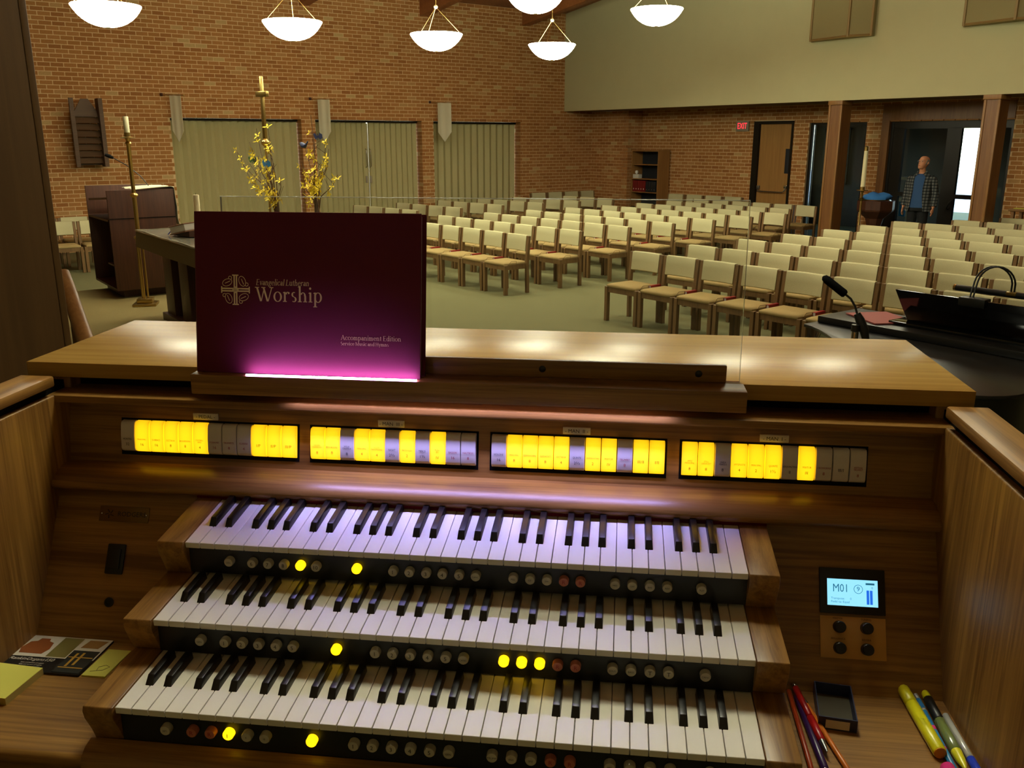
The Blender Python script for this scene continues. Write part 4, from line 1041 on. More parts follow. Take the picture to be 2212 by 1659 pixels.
# local x along EE (-0.60..0.53), local y along D0 (0..0.78)
H0 = 1.305
MB().box(-0.50, 0.40, 0.10, 0.70, 0.0, 0.10).build('plinth', 'dark_wood', pu)
MB().box(0.505, 0.53, 0.0, 0.78, 0.10, H0).build('front_panel', 'dark_wood', pu, bevel=0.004)
MB().box(-0.62, 0.505, 0.755, 0.78, 0.10, H0).build('side_panel', 'dark_wood', pu)
MB().box(0.532, 0.536, 0.0, 0.78, 0.965, 0.972).build('panel_seam', 'black_matte', pu)
MB().box(-0.62, 0.505, 0.0, 0.755, 0.10, 0.125).build('bottom_board', 'dark_wood', pu)
MB().box(-0.62, 0.45, 0.0, 0.755, 0.93, 0.955).build('shelf', 'dark_wood', pu)
MB().hexa([(-0.50, 0.0, 1.14), (0.505, 0.0, 1.20), (0.505, 0.755, 1.20), (-0.50, 0.755, 1.14), (-0.50, 0.0, 1.165), (0.505, 0.0, 1.225), (0.505, 0.755, 1.225), (-0.50, 0.755, 1.165)]).build('reading_board', 'dark_wood', pu)
MB().box(0.20, 0.505, 0.0, 0.755, 0.40, 0.42).build('shelf', 'dark_wood', pu)
MB().box(-0.645, -0.62, 0.0, 0.78, 0.10, H0 + 0.012).build('rear_panel', 'dark_wood', pu, bevel=0.003)
# parament draped over the pulpit's far top corner
pc_ = thing('parament', 'white linen cloth draped over the far top edge of the pulpit', 'cloth', W(2.45, -12.05, PL + H0), RZ)
rings = []
for k, (y, z) in enumerate([(0.30, 0.004), (0.45, 0.012), (0.62, 0.018), (0.76, 0.020), (0.795, 0.010), (0.80, -0.08), (0.808, -0.22), (0.80, -0.36), (0.812, -0.44)]):
    r_ = []
    for s_ in (1, -1):
        for i in (range(9) if s_ == 1 else range(8, -1, -1)):
            x = 0.02 + 0.52 * i / 8
            r_.append((x + 0.004 * math.sin(k * 1.3), y + 0.010 * math.sin(i * 1.9 + k * 0.5) + (0.004 if s_ == 1 else 0), z + 0.006 * math.sin(i * 1.4 + k) * (1 if k < 5 else 0) + (0.006 if s_ == 1 else 0)))
    rings.append(r_)
MB().loft(rings).build('cloth', 'linen', pc_, smooth=60)
MB_ = thing('gooseneck_microphone', 'thin gooseneck microphone rising from the pulpit top', 'microphone', W(3.05, -11.95, PL + 1.21), RZ)
pts = [(0, 0, 0), (0, 0.0, 0.12), (-0.02, -0.08, 0.24), (-0.05, -0.22, 0.37), (-0.08, -0.36, 0.46)]
MB().tube(pts, 0.006, 6).build('gooseneck', 'black_plastic', MB_, smooth=60)
MB().tube([(-0.08, -0.36, 0.46), (-0.085, -0.40, 0.48), (-0.095, -0.45, 0.50)], [0.015, 0.024, 0.018], 10).build('capsule', 'mic_foam', MB_, smooth=60)
MB().lathe([(0.03, 0), (0.03, 0.01), (0.01, 0.02), (0, 0.02)], 12).build('mount', 'black_plastic', MB_, smooth=50)
# processional candle
pcnd = thing('processional_candle', 'tall brass candle stand with white candle between pulpit and altar', 'candle stand', W(2.62, -10.93, PL), R(20))
MB().box(-0.13, 0.13, -0.13, 0.13, 0.0, 0.03).build('base', 'brass', pcnd, bevel=0.006)
MB().box(-0.085, 0.085, -0.085, 0.085, 0.03, 0.085).build('base_step', 'brass', pcnd, bevel=0.006)
for k in range(3):
    a = R(120 * k + 30)
    MB().tube([(0.035 * math.cos(a), 0.035 * math.sin(a), 0.085), (0.035 * math.cos(a), 0.035 * math.sin(a), 0.80)], 0.011, 8).build('stem_rod', 'brass', pcnd, smooth=60)
MB().lathe([(0.05, 0.78), (0.055, 0.80), (0.03, 0.82), (0.024, 0.86), (0.024, 1.25), (0.040, 1.262), (0.046, 1.275), (0.040, 1.288), (0.022, 1.30), (0.022, 1.83), (0.034, 1.845), (0.03, 1.86), (0.018, 1.87), (0.03, 1.90), (0.078, 1.905), (0.078, 1.912), (0.034, 1.92), (0.034, 1.965), (0, 1.965)], 20).build('shaft', 'brass', pcnd, smooth=40)
cn = MB().lathe([(0.030, 1.955), (0.030, 2.13), (0.026, 2.138), (0.006, 2.136), (0, 2.136)], 18).build('candle', 'candle_wax', pcnd, smooth=50)
MB().tube([(0, 0, 2.13), (0.002, 0, 2.155)], 0.002, 5).build('wick', 'ink', cn)
# altar
al = thing('altar_table', 'wooden altar table with panel legs under a pale cloth', 'altar', W(2.42, -9.0, PL), RZ)
# local x along EE (-1.17..1.2), local y along D0 (0..0.85)
MB().box(-1.15, 1.18, 0.02, 0.83, 0.83, 0.935).build('table_top', 'dark_wood', al, bevel=0.004)
for x0 in (-0.86, -0.30, 0.62):
    MB().box(x0, x0 + 0.30, 0.16, 0.70, 0.08, 0.83).build('panel_leg', 'dark_wood', al, bevel=0.004)
MB().box(-0.92, 0.98, 0.12, 0.74, 0.0, 0.08).build('plinth', 'dark_wood', al, bevel=0.004)
ac = thing('altar_cloth', 'pale frontal cloth hanging around the altar edge with clear plastic cover', 'tablecloth', W(2.42, -9.0, PL), RZ)
def skirt(z0, z1, off, mt, nm):
    mb = MB(); ring = []
    per = [(-1.17, 0.0), (1.2, 0.0), (1.2, 0.85), (-1.17, 0.85)]
    pts = []
    for k in range(4):
        a, b = per[k], per[(k + 1) % 4]
        for i in range(14): pts.append((a[0] + (b[0] - a[0]) * i / 14, a[1] + (b[1] - a[1]) * i / 14))
    rr = []
    for z, e in ((z0, 0.012), (z1 - 0.01, 0.0), (z1, -0.004), (z1, -0.02), (z1 - 0.012, -0.014), (z0, 0.004)):
        rr.append([(x * (1 + e / 1.2) + 0.002 * math.sin(i * 1.3), (y - 0.42) * (1 + (off + e) / 0.42) + 0.42 + 0.003 * math.sin(i * 0.9 + z * 20), z + 0.003 * math.sin(i * 0.8)) for i, (x, y) in enumerate(pts)])
    mb.loft(rr + [rr[0]], cap=False).build(nm, mt, ac, smooth=60)
skirt(0.77, 0.955, 0.006, 'altar_frontal', 'frontal')
mb = MB()
gx, gy = 26, 10
vs = []; fs = []
for iz in (0, 1):
    for i in range(gx + 1):
        for j in range(gy + 1):
            vs.append((-1.185 + 2.40 * i / gx, -0.012 + 0.874 * j / gy, 0.9395 + 0.012 * iz + (0.006 * math.sin(i * 1.3 + j * 2.2) * math.sin(j * 1.1 + i * 0.4) if iz else 0)))
o_ = (gx + 1) * (gy + 1)
for i in range(gx):
    for j in range(gy):
        a = i * (gy + 1) + j
        fs.append((a, a + gy + 1, a + gy + 2, a + 1)); fs.append((o_ + a, o_ + a + 1, o_ + a + gy + 2, o_ + a + gy + 1))
for i in range(gx): 
    a = i * (gy + 1); fs.append((a, o_ + a, o_ + a + gy + 1, a + gy + 1)); b = a + gy; fs.append((b, b + gy + 1, o_ + b + gy + 1, o_ + b))
for j in range(gy):
    fs.append((j, j + 1, o_ + j + 1, o_ + j)); b = gx * (gy + 1) + j; fs.append((b, o_ + b, o_ + b + 1, b + 1))
mb.add(vs, fs).build('plastic_cover', 'plastic_cover', ac, smooth=60)
# altar bible on its stand
bi = thing('altar_bible', 'thick brown altar book with blue ribbon propped on the altar', 'book', W(2.72, -9.2, PL + 0.958), RZ + R(12))
TB = R(14)
def bb(nm, mt, x0, x1, y0, y1, z0, z1): return MB().box(x0, x1, y0, y1, z0, z1).build(nm, mt, bi, (0, 0, 0.035), (R(4), R(-10), 0), bevel=0.003)
bb('page_block', 'page_white', -0.13, 0.165, -0.155, 0.155, 0.012, 0.075)
bb('lower_cover', 'bible_cover', -0.14, 0.175, -0.165, 0.165, 0.0, 0.012)
uc_ = bb('upper_cover', 'bible_cover', -0.14, 0.175, -0.165, 0.165, 0.075, 0.086)
mb = MB().box(-0.012, 0.012, -0.06, 0.06, 0.086, 0.0868); mb.box(-0.045, 0.045, 0.012, 0.034, 0.086, 0.0868)
o = mb.build('cross_stamp', 'linen', bi, (0, 0, 0.035), (R(4), R(-10), 0))
MB().prism([(-0.17, 0), (0.17, 0), (0.17, 0.06), (-0.17, 0.005)], 1, -0.12, 0.12).build('stand', 'dark_wood', bi)
MB().tube([(-0.14, -0.12, 0.07), (-0.17, -0.14, 0.03), (-0.20, -0.15, 0.004)], 0.006, 5).build('ribbon', 'ribbon_blue', bi)
sc = thing('pillar_candle', 'small white pillar candle standing on the altar behind the hymnal', 'candle', W(2.9, -9.55, PL + 0.956), 0)
MB().lathe([(0.05, 0), (0.055, 0.006), (0.045, 0.014), (0.03, 0.03), (0, 0.03)], 16).build('holder', 'brass', sc, smooth=50)
c_ = MB().lathe([(0.031, 0.03), (0.031, 0.372), (0.026, 0.378), (0, 0.376)], 18).build('candle', 'candle_wax', sc, smooth=50)
MB().tube([(0, 0, 0.375), (0, 0, 0.395)], 0.002, 5).build('wick', 'ink', c_)
# processional cross
cr = thing('processional_cross', 'tall brass processional cross on a pole among the yellow flowers', 'cross', W(4.31, -11.15, PL), RZ + R(20))
MB().lathe([(0.16, 0), (0.16, 0.03), (0.06, 0.05), (0.03, 0.09), (0.03, 0.2), (0.02, 0.2)], 20).build('base', 'brass', cr, smooth=40)
MB().tube([(0, 0, 0.15), (0, 0, 1.83)], 0.016, 12).build('pole', 'brass', cr, smooth=60)
MB().lathe([(0.018, 1.80), (0.05, 1.83), (0.055, 1.85), (0.05, 1.87), (0.022, 1.90), (0, 1.90)], 18).build('knob', 'brass', cr, smooth=50)
MB().hexa([(-0.022, -0.02, 1.89), (0.022, -0.02, 1.89), (0.022, 0.02, 1.89), (-0.022, 0.02, 1.89), (-0.017, -0.017, 2.64), (0.017, -0.017, 2.64), (0.017, 0.017, 2.64), (-0.017, 0.017, 2.64)]).build('upright', 'brass', cr, bevel=0.003)
MB().box(-0.095, 0.095, -0.024, 0.024, 2.40, 2.465).build('crossbar', 'brass', cr, bevel=0.004)
# flower arrangements
def forsythia(name_label, u, v, seed, tips, extras):
    rnd = random.Random(seed)
    t = thing('flower_arrangement', name_label, 'flowers', W(u, v, PL), RZ + R(10), 'yellow flower sprays')
    MB().lathe([(0.17, 0), (0.17, 0.03), (0.05, 0.06), (0.04, 0.70), (0.12, 0.74), (0.12, 0.76), (0, 0.76)], 20).build('stand', 'brass', t, smooth=45)
    MB().lathe([(0.05, 0.76), (0.085, 0.80), (0.10, 0.88), (0.075, 0.97), (0.07, 1.0), (0.06, 1.0), (0.06, 0.95), (0, 0.95)], 20).build('vase', 'vase', t, smooth=50)
    for (dx, dy, dz) in tips:
        p0 = Vector((rnd.uniform(-.03, .03), rnd.uniform(-.03, .03), 0.96)); p3 = Vector((dx * 1.3, dy, dz)); dx *= 1.3
        p1 = p0.lerp(p3, 0.35) + Vector((-dx * 0.15, 0, 0.06)); p2 = p0.lerp(p3, 0.7) + Vector((dx * 0.05, rnd.uniform(-.03, .03), 0.02))
        pp = [p0, p1, p2, p3]
        tw_ = MB().tube(pp, [0.007, 0.006, 0.0045, 0.003], 5); 
        for s in range(2):
            f = rnd.uniform(.45, .85); a = p0.lerp(p3, f); tw_.tube([a, a + Vector((rnd.uniform(-.12, .12), rnd.uniform(-.1, .1), rnd.uniform(.06, .16)))], [0.004, 0.0025], 4)
        tw_.build('branch', 'twig', t)
        for k in range(rnd.randint(4, 7)):
            f = rnd.uniform(0.30, 0.98); c = p0.lerp(p3, f) + Vector((rnd.uniform(-.04, .04), rnd.uniform(-.04, .02), rnd.uniform(-.03, .03)))
            mb = MB(); sz = rnd.uniform(0.036, 0.062); tilt = Matrix.Rotation(rnd.uniform(-0.9, 0.9), 3, 'X') @ Matrix.Rotation(rnd.uniform(-0.9, 0.9), 3, 'Y')
            base = Matrix.Rotation(R(75), 3, 'X')
            for q in range(4):
                a = math.pi / 2 * q + rnd.uniform(-.2, .2); M3 = tilt @ base @ Matrix.Rotation(a, 3, 'Z')
                P_ = [(0, 0, 0), (0.55 * sz, -0.22 * sz, 0.10 * sz), (1.05 * sz, -0.10 * sz, 0.18 * sz), (1.1 * sz, 0.06 * sz, 0.2 * sz), (0.6 * sz, 0.24 * sz, 0.10 * sz), (0.5 * sz, 0, -0.04 * sz)]
                mb.add([M3 @ Vector(x) for x in P_], [(0, 1, 5), (1, 2, 5), (2, 3, 5), (3, 4, 5), (4, 0, 5), (0, 4, 3, 2, 1)])
            mb.build('blossom', 'petal', t, c)
    for nm, mt, c, kind in extras:
        mb = MB()
        if kind == 'wings':
            for sg in (-1, 1):
                mb.add([Vector((0, 0, 0)), Vector((sg * .05, -.01, .05)), Vector((sg * .095, 0, .03)), Vector((sg * .085, .01, -.015)), Vector((sg * .04, 0, -.035)), Vector((sg * .045, .012, 0.004))], [(0, 1, 5), (1, 2, 5), (2, 3, 5), (3, 4, 5), (4, 0, 5), (0, 4, 3, 2, 1)])
            mb.tube([(0, 0, -.04), (0, -.004, .04)], [0.005, 0.004], 5)
        else:
            mb.tube([(-.075, 0, .03), (-.05, 0, .02), (-.015, 0, 0), (.03, 0, -.01), (.06, 0, .01), (.10, 0, .05)], [0.004, 0.022, 0.034, 0.026, 0.012, 0.006], 8)
        mb.build(nm, mt, t, c, smooth=60)
forsythia('yellow blossom spray around the processional cross', 4.22, -10.70, 3,
          [(-0.62, -0.05, 1.78), (-0.50, 0.0, 1.50), (-0.26, 0.0, 2.02), (-0.34, -0.05, 1.86), (-0.12, 0.05, 2.05), (-0.05, -0.05, 1.75), (0.06, -0.08, 1.9), (0.02, -0.12, 1.60), (-0.14, -0.10, 1.70), (0.10, 0.0, 1.45), (-0.02, -0.1, 1.35), (-0.30, -0.1, 1.60), (0.08, -0.12, 1.38)],
          [('butterfly', 'leaf_green', (-0.44, -0.03, 1.64), 'wings'), ('butterfly', 'butterfly_blue', (0.0, -0.1, 1.60), 'wings')])
forsythia('yellow blossom spray with a small blue bird, nearest the middle partition', 4.72, -10.62, 11,
          [(-0.02, 0.0, 2.18), (0.04, -0.05, 1.98), (0.22, 0.0, 1.90), (0.30, -0.05, 1.78), (-0.14, 0.0, 1.80), (-0.16, -0.05, 1.62), (0.10, -0.08, 1.66), (0.02, -0.1, 1.5), (0.42, -0.05, 1.48), (0.16, -0.1, 1.42), (-0.1, -0.1, 1.36), (0.18, -0.06, 1.6)],
          [('bird', 'bird_navy', (-0.16, -0.04, 1.82), 'bird'), ('feather', 'bird_navy', (0.10, 0.0, 1.92), 'wings')])

# wall things on the brick wall
lv = thing('louvered_wall_cabinet', 'dark slatted wooden wall piece with pointed top and side posts', 'wall cabinet', W(3.66, VB + 0.012, 1.56), RZB)
# local x along D0, local y into the wall
for x in (-0.235, 0.235):
    MB().box(x - 0.035, x + 0.035, -0.36 if x > 0 else -0.30, -0.10 if x > 0 else -0.24, 0.0, 1.20).build('side_post', 'louver_wood', lv)
for k in range(7):
    z = 0.06 + 0.118 * k
    MB().hexa([(-0.20, -0.265, z), (0.20, -0.265, z), (0.20, -0.185, z + 0.104), (-0.20, -0.185, z + 0.104), (-0.20, -0.25, z), (0.20, -0.25, z), (0.20, -0.17, z + 0.104), (-0.20, -0.17, z + 0.104)]).build('slat', 'louver_wood', lv)
MB().prism([(-0.20, 0.88), (0.20, 0.88), (0.185, 0.98), (0.06, 1.19), (-0.06, 1.19), (-0.185, 0.98)], 1, -0.23, -0.20).build('pointed_top', 'louver_wood', lv)
MB().box(-0.20, 0.20, -0.185, -0.0, 0.03, 0.06).build('bracket', 'louver_wood', lv); MB().box(-0.20, 0.20, -0.19, -0.0, 0.90, 0.93).build('bracket', 'louver_wood', lv)
for i, u in enumerate((5.07, 8.10, 11.02)):
    b = thing('banner', ['white pointed banner beside the opening nearest the pulpit', 'white pointed banner between the first and middle openings', 'white pointed banner between the middle and far openings'][i], 'banner', W(u, VB + 0.005, 2.87), RZ + R(38), 'white banners on the brick wall')
    # local x along EE out of the wall
    MB().tube([(0.0, 0, 0.0), ((0.50, 0.60, 0.65)[i], 0, -0.02)], 0.012, 8).build('rod', 'door_wood', b, smooth=60)
    MB().lathe([(0.03, 0), (0.03, 0.03), (0.015, 0.05), (0, 0.05)], 12, (0, 0, 0), 0).build('wall_bracket', 'dark_wood', b, smooth=50)
    MB().lathe([(0, -0.02), (0.02, 0), (0, 0.02)], 10, ((0.51, 0.61, 0.66)[i], 0, -0.02), 0).build('finial', 'brass', b, smooth=50)
    x0, x1 = ((0.19, 0.44), (0.18, 0.46), (0.20, 0.53))[i]
    mb = MB(); rings = []; n = 10
    for z, k in ((0.0, 0), (-0.2, 1), (-0.45, 2), (-0.66, 3)):
        ring = []
        for s_ in (1, -1):
            for j in (range(n + 1) if s_ == 1 else range(n, -1, -1)):
                x = x0 + (x1 - x0) * j / n
                ring.append((x, 0.004 * s_ + 0.012 * math.sin(j * 1.1 + i) * (0.4 + 0.2 * k), z))
        rings.append(ring)
    ring = []
    for s_ in (1, -1):
        for j in (range(n + 1) if s_ == 1 else range(n, -1, -1)):
            f = 1 - abs(2 * j / n - 1); x = x0 + (x1 - x0) * j / n
            ring.append((x, 0.003 * s_, -0.66 - 0.22 * f))
    rings.append(ring)
    mb.loft(rings).build('cloth', 'banner_cloth', b, smooth=60)

# speaker boxes on the tan wall
for i, v in enumerate((-10.44, -7.55)):
    t = thing('wall_speaker', ['fabric covered speaker box on the tan wall, whole lower part visible', 'fabric covered speaker box on the tan wall in the picture corner'][i], 'speaker', W(UT, v, 3.80), RZ, 'speaker boxes on the tan wall')
    prof = [(-0.55, 0.0), (-0.50, -0.14), (0.36, -0.26), (0.72, -0.10), (0.72, 0.0)]
    MB().prism(prof, 2, 0.0, 1.5).build('box', 'speaker_cloth', t)
    out = [(-0.50, -0.14), (0.36, -0.26), (0.72, -0.10)]
    for z in (0.0, 1.5):
        MB().tube([(x, y - 0.004, z + (0.018 if z == 0 else -0.018)) for x, y in out], 0.02, 4).build('frame_rail', 'speaker_frame', t)
    for x, y in out + [(-0.55, -0.01)]:
        MB().box(x - 0.02, x + 0.02, y - 0.022, y + 0.01, 0.0, 1.5).build('frame_stile', 'speaker_frame', t, bevel=0.004)

# ================================================================== aisle wall furniture
def AL(u, v, z): return W(u, v, z)
bs = thing('bookcase', 'narrow wooden bookcase with dark shelves in the brick corner', 'bookcase', W(16.02, -16.36, 0), RZ)
hw = 0.46
MB().box(-hw, -hw + 0.03, 0, 0.38, 0, 1.79).build('side_board', 'shelf_wood', bs)
MB().box(hw, hw + 0.03, 0, 0.38, 0, 1.80).build('side_board', 'shelf_wood', bs)
MB().box(-hw + 0.03, hw, 0.36, 0.38, 0, 1.79).build('back_board', 'back_panel', bs)
MB().box(-hw + 0.03, hw, 0, 0.36, 1.76, 1.79).build('top_board', 'shelf_wood', bs)
for z in (0.05, 0.42, 0.76, 1.08, 1.43): MB().box(-hw + 0.03, hw, 0.01, 0.36, z, z + 0.022).build('shelf', 'shelf_wood', bs)
for k in range(5):
    t = thing('binder', ['dark red binder on the bookcase, first from its left side', 'dark red binder on the bookcase, second from its left side', 'dark red binder on the bookcase, middle of the row', 'dark red binder on the bookcase, fourth from its left side', 'dark red binder beside the black binders'][k], 'binder', W(16.05, -16.74 + 0.088 * k, 0.782), RZ, 'red binders on the bookcase')
    MB().box(-0.040, 0.040, 0, 0.26, 0, 0.27).build('cover', 'binder_red', t, bevel=0.004)
    MB().box(-0.012, 0.012, -0.002, 0, 0.05, 0.08).build('label_tab', 'card_white', t)
for k in range(4):
    t = thing('binder', ['black binder next to the red binders', 'black binder second from the red ones', 'black binder third from the red ones', 'black binder at the right end of the row'][k], 'binder', W(16.05, -16.28 + 0.088 * k, 0.782), RZ, 'black binders on the bookcase')
    MB().box(-0.040, 0.040, 0, 0.26, 0, 0.26).build('cover', 'binder_dark', t, bevel=0.004)
    MB().lathe([(0.012, 0), (0.012, 0.003), (0, 0.003)], 10, (0, 0, 0.06), 1).build('finger_ring', 'steel', t)
tb = thing('tissue_box', 'pale tissue box with a white tissue on the bookcase', 'tissue box', W(16.06, -16.70, 1.102), RZ)
MB().box(-0.11, 0.11, 0, 0.12, 0, 0.10).build('carton', 'white_plastic', tb, bevel=0.004)
MB().lathe([(0.015, 0.10), (0.03, 0.12), (0.045, 0.15), (0.03, 0.19), (0.005, 0.185), (0, 0.17)], 9, (-0.02, 0.06, 0)).build('tissue', 'page_white', tb, smooth=60)
ex_ = thing('exit_sign', 'small lit red exit sign on the brick wall', 'sign', W(UX - PROUD - 0.002, -13.69, 2.225), RZ)
MB().box(-0.175, 0.175, -0.05, 0.0, 0, 0.215).build('housing', 'sign_grey', ex_, bevel=0.006)
text('lettering', 'EXIT', 0.185, (0, -0.052, 0.107), (R(90), 0, 0), 'exit_red', ex_, sx=0.72)
# wooden exit door in the brick wall
d1 = MB(); uvbox(d1, UX + 0.02, UX + 0.07, -13.22, -12.38, 0.0, 2.37)
dm = (W(UX + 0.05, -12.8, 0)); d1.v = [tuple(Matrix.Rotation(-RZ, 3, 'Z') @ (Vector(p) - dm)) for p in d1.v]
d_ = d1.build('door_1', 'door_wood', None, dm, (0, 0, RZ)); d_['kind'] = 'structure'; d_['label'] = 'plain wooden exit door with a push bar and narrow window'
def dpart(mb, nm, mt, **kw): return mb.build(nm, mt, d_, **kw)
for a, b, z0, z1 in ((-0.57, -0.43, 0, 2.43), (0.43, 0.47, 0, 2.43), (-0.43, 0.43, 2.37, 2.43)):
    dpart(MB().box(a, b, -0.09, 0.05, z0, z1), 'door_frame', 'alu_dark')
dpart(MB().box(0.285, 0.385, -0.034, -0.028, 1.33, 1.85), 'vision_pane', 'back_panel', bevel=0.002)
dpart(MB().tube([(-0.36, -0.03, 1.0), (-0.36, -0.09, 0.97), (-0.35, -0.10, 0.93), (0.33, -0.10, 0.93), (0.385, -0.10, 0.98), (0.385, -0.09, 1.03), (0.385, -0.03, 1.04)], 0.013, 8), 'push_bar', 'steel', smooth=60)
dpart(MB().box(0.34, 0.42, -0.09, -0.03, 1.02, 1.08), 'latch_box', 'chrome', bevel=0.005)
dpart(MB().box(-0.40, -0.33, -0.08, -0.03, 0.97, 1.05), 'latch_box', 'steel', bevel=0.005)
# sidelight window
def wframe(nm, v0, v1, z0, z1, bar, mt, pane):
    base = W(UX + 0.10, (v0 + v1) / 2, 0); hw_ = (v1 - v0) / 2
    fo = MB().box(-hw_, -hw_ + 0.06, -0.05, 0.05, z0, z1)
    o = fo.build(nm, mt, None, base, (0, 0, RZ)); o['kind'] = 'structure'
    MB().box(hw_ - 0.06, hw_, -0.05, 0.05, z0, z1).build('window_frame', mt, o)
    MB().box(-hw_ + 0.06, hw_ - 0.06, -0.05, 0.05, z1 - 0.06, z1).build('window_frame', mt, o)
    for b in bar: MB().box(b - 0.025, b + 0.025, -0.05, 0.05, z0, z1 - 0.06).build('mullion', mt, o)
    MB().box(-hw_ + 0.06, hw_ - 0.06, -0.005, 0.005, z0, z1 - 0.06).build('window_pane', pane, o)
    return o
wframe('window_1', WN0, WN1, 0.0, WNZ, [0.1], 'alu_dark', 'door_glass')
# entrance: frame, two glazed leaves
en = wframe('door_2', EN0 + 0.16, EN1, 0.0, ENZ, [], 'alu_dark', 'door_glass')
en['label'] = 'dark framed glazed entrance with double doors'
eb = W(UX + 0.10, (EN0 + 0.16 + EN1) / 2, 0)
def ev(v): return v - (EN0 + 0.16 + EN1) / 2
for v0, v1, z0, z1 in ((-10.06, -9.84, 0, 2.26), (-8.99, -8.72, 0, 2.26), (-8.20, -8.05, 0, 2.26), (-9.84, -8.99, 0.98, 1.06), (-8.72, -8.2, 0.98, 1.06), (-9.84, -8.99, 0, 0.2), (-8.72, -8.2, 0, 0.2), (-10.06, -7.84, 2.24, 2.345)):
    MB().box(ev(v0), ev(v1), -0.04, 0.03, z0, z1).build('door_rail', 'alu_dark', en)
MB().tube([(ev(-8.80), -0.04, 0.78), (ev(-8.80), -0.10, 0.80), (ev(-8.77), -0.10, 0.90), (ev(-8.74), -0.04, 0.95)], 0.012, 8).build('door_handle', 'black_plastic', en, smooth=60)
mb = MB(); uvbox(mb, UX - 0.02, UX + 0.05, EN0, EN0 + 0.16, 0, ENZ)
struct(mb.build('trim_1', 'post_wood'))
mb = MB(); uvbox(mb, UX - 0.02, UX + 0.05, EN0, EN1, ENZ, ENZ + 0.30)
struct(mb.build('trim_2', 'post_wood'))
# vestibule behind the glass: dark walls with an open bright end on the right
vb_ = MB()
uvbox(vb_, 19.5, 19.7, -14, -10.36, 0, 3); uvbox(vb_, 19.5, 19.7, -9.55, -6, 0, 3); uvbox(vb_, UX + 0.25, 18.0, -14.2, -14, 0, 3); uvbox(vb_, 18.0, 19.0, -14.2, -14, 0, 0.6); uvbox(vb_, 18.0, 19.0, -14.2, -14, 2.3, 3); uvbox(vb_, 19.0, 19.7, -14.2, -14, 0, 3)  # unseen side opening added to let daylight onto the back wall
uvbox(vb_, UX + 0.25, 19.7, -14, -6.0, 2.74, 2.9); uvbox(vb_, UX + 0.25, 19.7, -6.2, -6.0, 0, 2.74)
struct(vb_.build('wall_vestibule', 'vestibule'))
struct(uvbox(MB(), 19.72, 60, -45, 20, -0.35, -0.21).build('ground_outside', 'concrete'))
# framed print in the vestibule seen through the sidelight
fp = thing('framed_print', 'pale framed print seen through the sidelight window', 'picture', W(19.46, -13.3, 1.0), RZ)
MB().box(-0.35, 0.35, -0.02, 0.03, 0, 1.3).build('frame', 'alu_dark', fp); MB().box(-0.31, 0.31, -0.024, -0.02, 0.04, 1.26).build('sheet', 'art_paper', fp)
MB().tube([(-0.18, -0.026, 0.3), (0.1, -0.026, 0.5), (-0.1, -0.026, 0.75), (0.15, -0.026, 0.9), (0.0, -0.026, 1.1)], 0.03, 5).build('motif', 'back_panel', fp)
# white rack seen through the door glass, left of the man
rk = thing('brochure_rack', 'white stand in the vestibule seen through the dark door glass', 'rack', W(17.6, -10.32, 0), RZ)
MB().box(0.06, 0.16, 0, 0.1, 0, 1.30).build('upright', 'white_plastic', rk); MB().box(-0.12, 0.06, 0, 0.1, 1.24, 1.30).build('arm', 'white_plastic', rk); MB().box(-0.12, 0.06, 0, 0.1, 0.80, 0.88).build('arm', 'white_plastic', rk)
MB().box(-0.13, 0.18, 0.1, 0.3, 0, 0.08).build('base', 'white_plastic', rk); MB().box(-0.1, 0.04, 0.01, 0.06, 0.5, 0.8).build('leaflet', 'pencil_blue', rk)
# paschal candle and font
pa = thing('paschal_candle', 'tall white paschal candle on a brass stand beside the post', 'candle stand', W(14.60, -9.375, 0), 0)
MB().lathe([(0.17, 0), (0.17, 0.03), (0.05, 0.06), (0.02, 0.10), (0.02, 0.98), (0.04, 1.0), (0.045, 1.02), (0.02, 1.04), (0.02, 1.12), (0.03, 1.15), (0.10, 1.165), (0.10, 1.175), (0.045, 1.18), (0.045, 1.23), (0, 1.23)], 18).build('stand', 'brass', pa, smooth=40)
MB().lathe([(0.040, 1.22), (0.036, 1.88), (0, 1.88)], 16).build('candle', 'candle_wax', pa, smooth=50)
MB().lathe([(0.040, 1.85), (0.040, 1.915), (0.012, 1.93), (0, 1.93)], 16).build('follower', 'brass', pa, smooth=50)
ft = thing('baptismal_font', 'dark wooden font pedestal behind the chairs', 'font', W(15.62, -9.715, 0), RZ)
MB().lathe([(0.20, 0.0), (0.20, 0.05), (0.15, 0.08), (0.13, 0.45), (0.17, 0.60), (0.33, 0.74), (0.34, 0.77), (0.34, 0.93), (0.31, 0.94), (0.29, 0.88), (0, 0.86)], 8).build('pedestal', 'dark_wood', ft)
MB().lathe([(0.27, 0.93), (0.25, 0.955), (0, 0.95)], 20).build('basin_rim', 'brass', ft, smooth=50)
bc = thing('blue_cloth', 'crumpled bright blue cloth lying in the wooden font', 'cloth', W(15.62, -9.715, 0.953), RZ + R(20))
rings = []
for z, s in ((0.0, 1.0), (0.05, 1.06), (0.095, 0.9), (0.12, 0.55), (0.10, 0.15)):
    rings.append([((0.235 + 0.035 * math.sin(5 * a + z * 30)) * s * math.cos(a), (0.20 + 0.03 * math.cos(4 * a + z * 20)) * s * math.sin(a), z + 0.018 * math.sin(3 * a + 1)* (1 if z > 0 else 0)) for a in [2 * math.pi * i / 24 for i in range(24)]])
MB().loft(rings).build('folds', 'blue_cloth', bc, smooth=70)
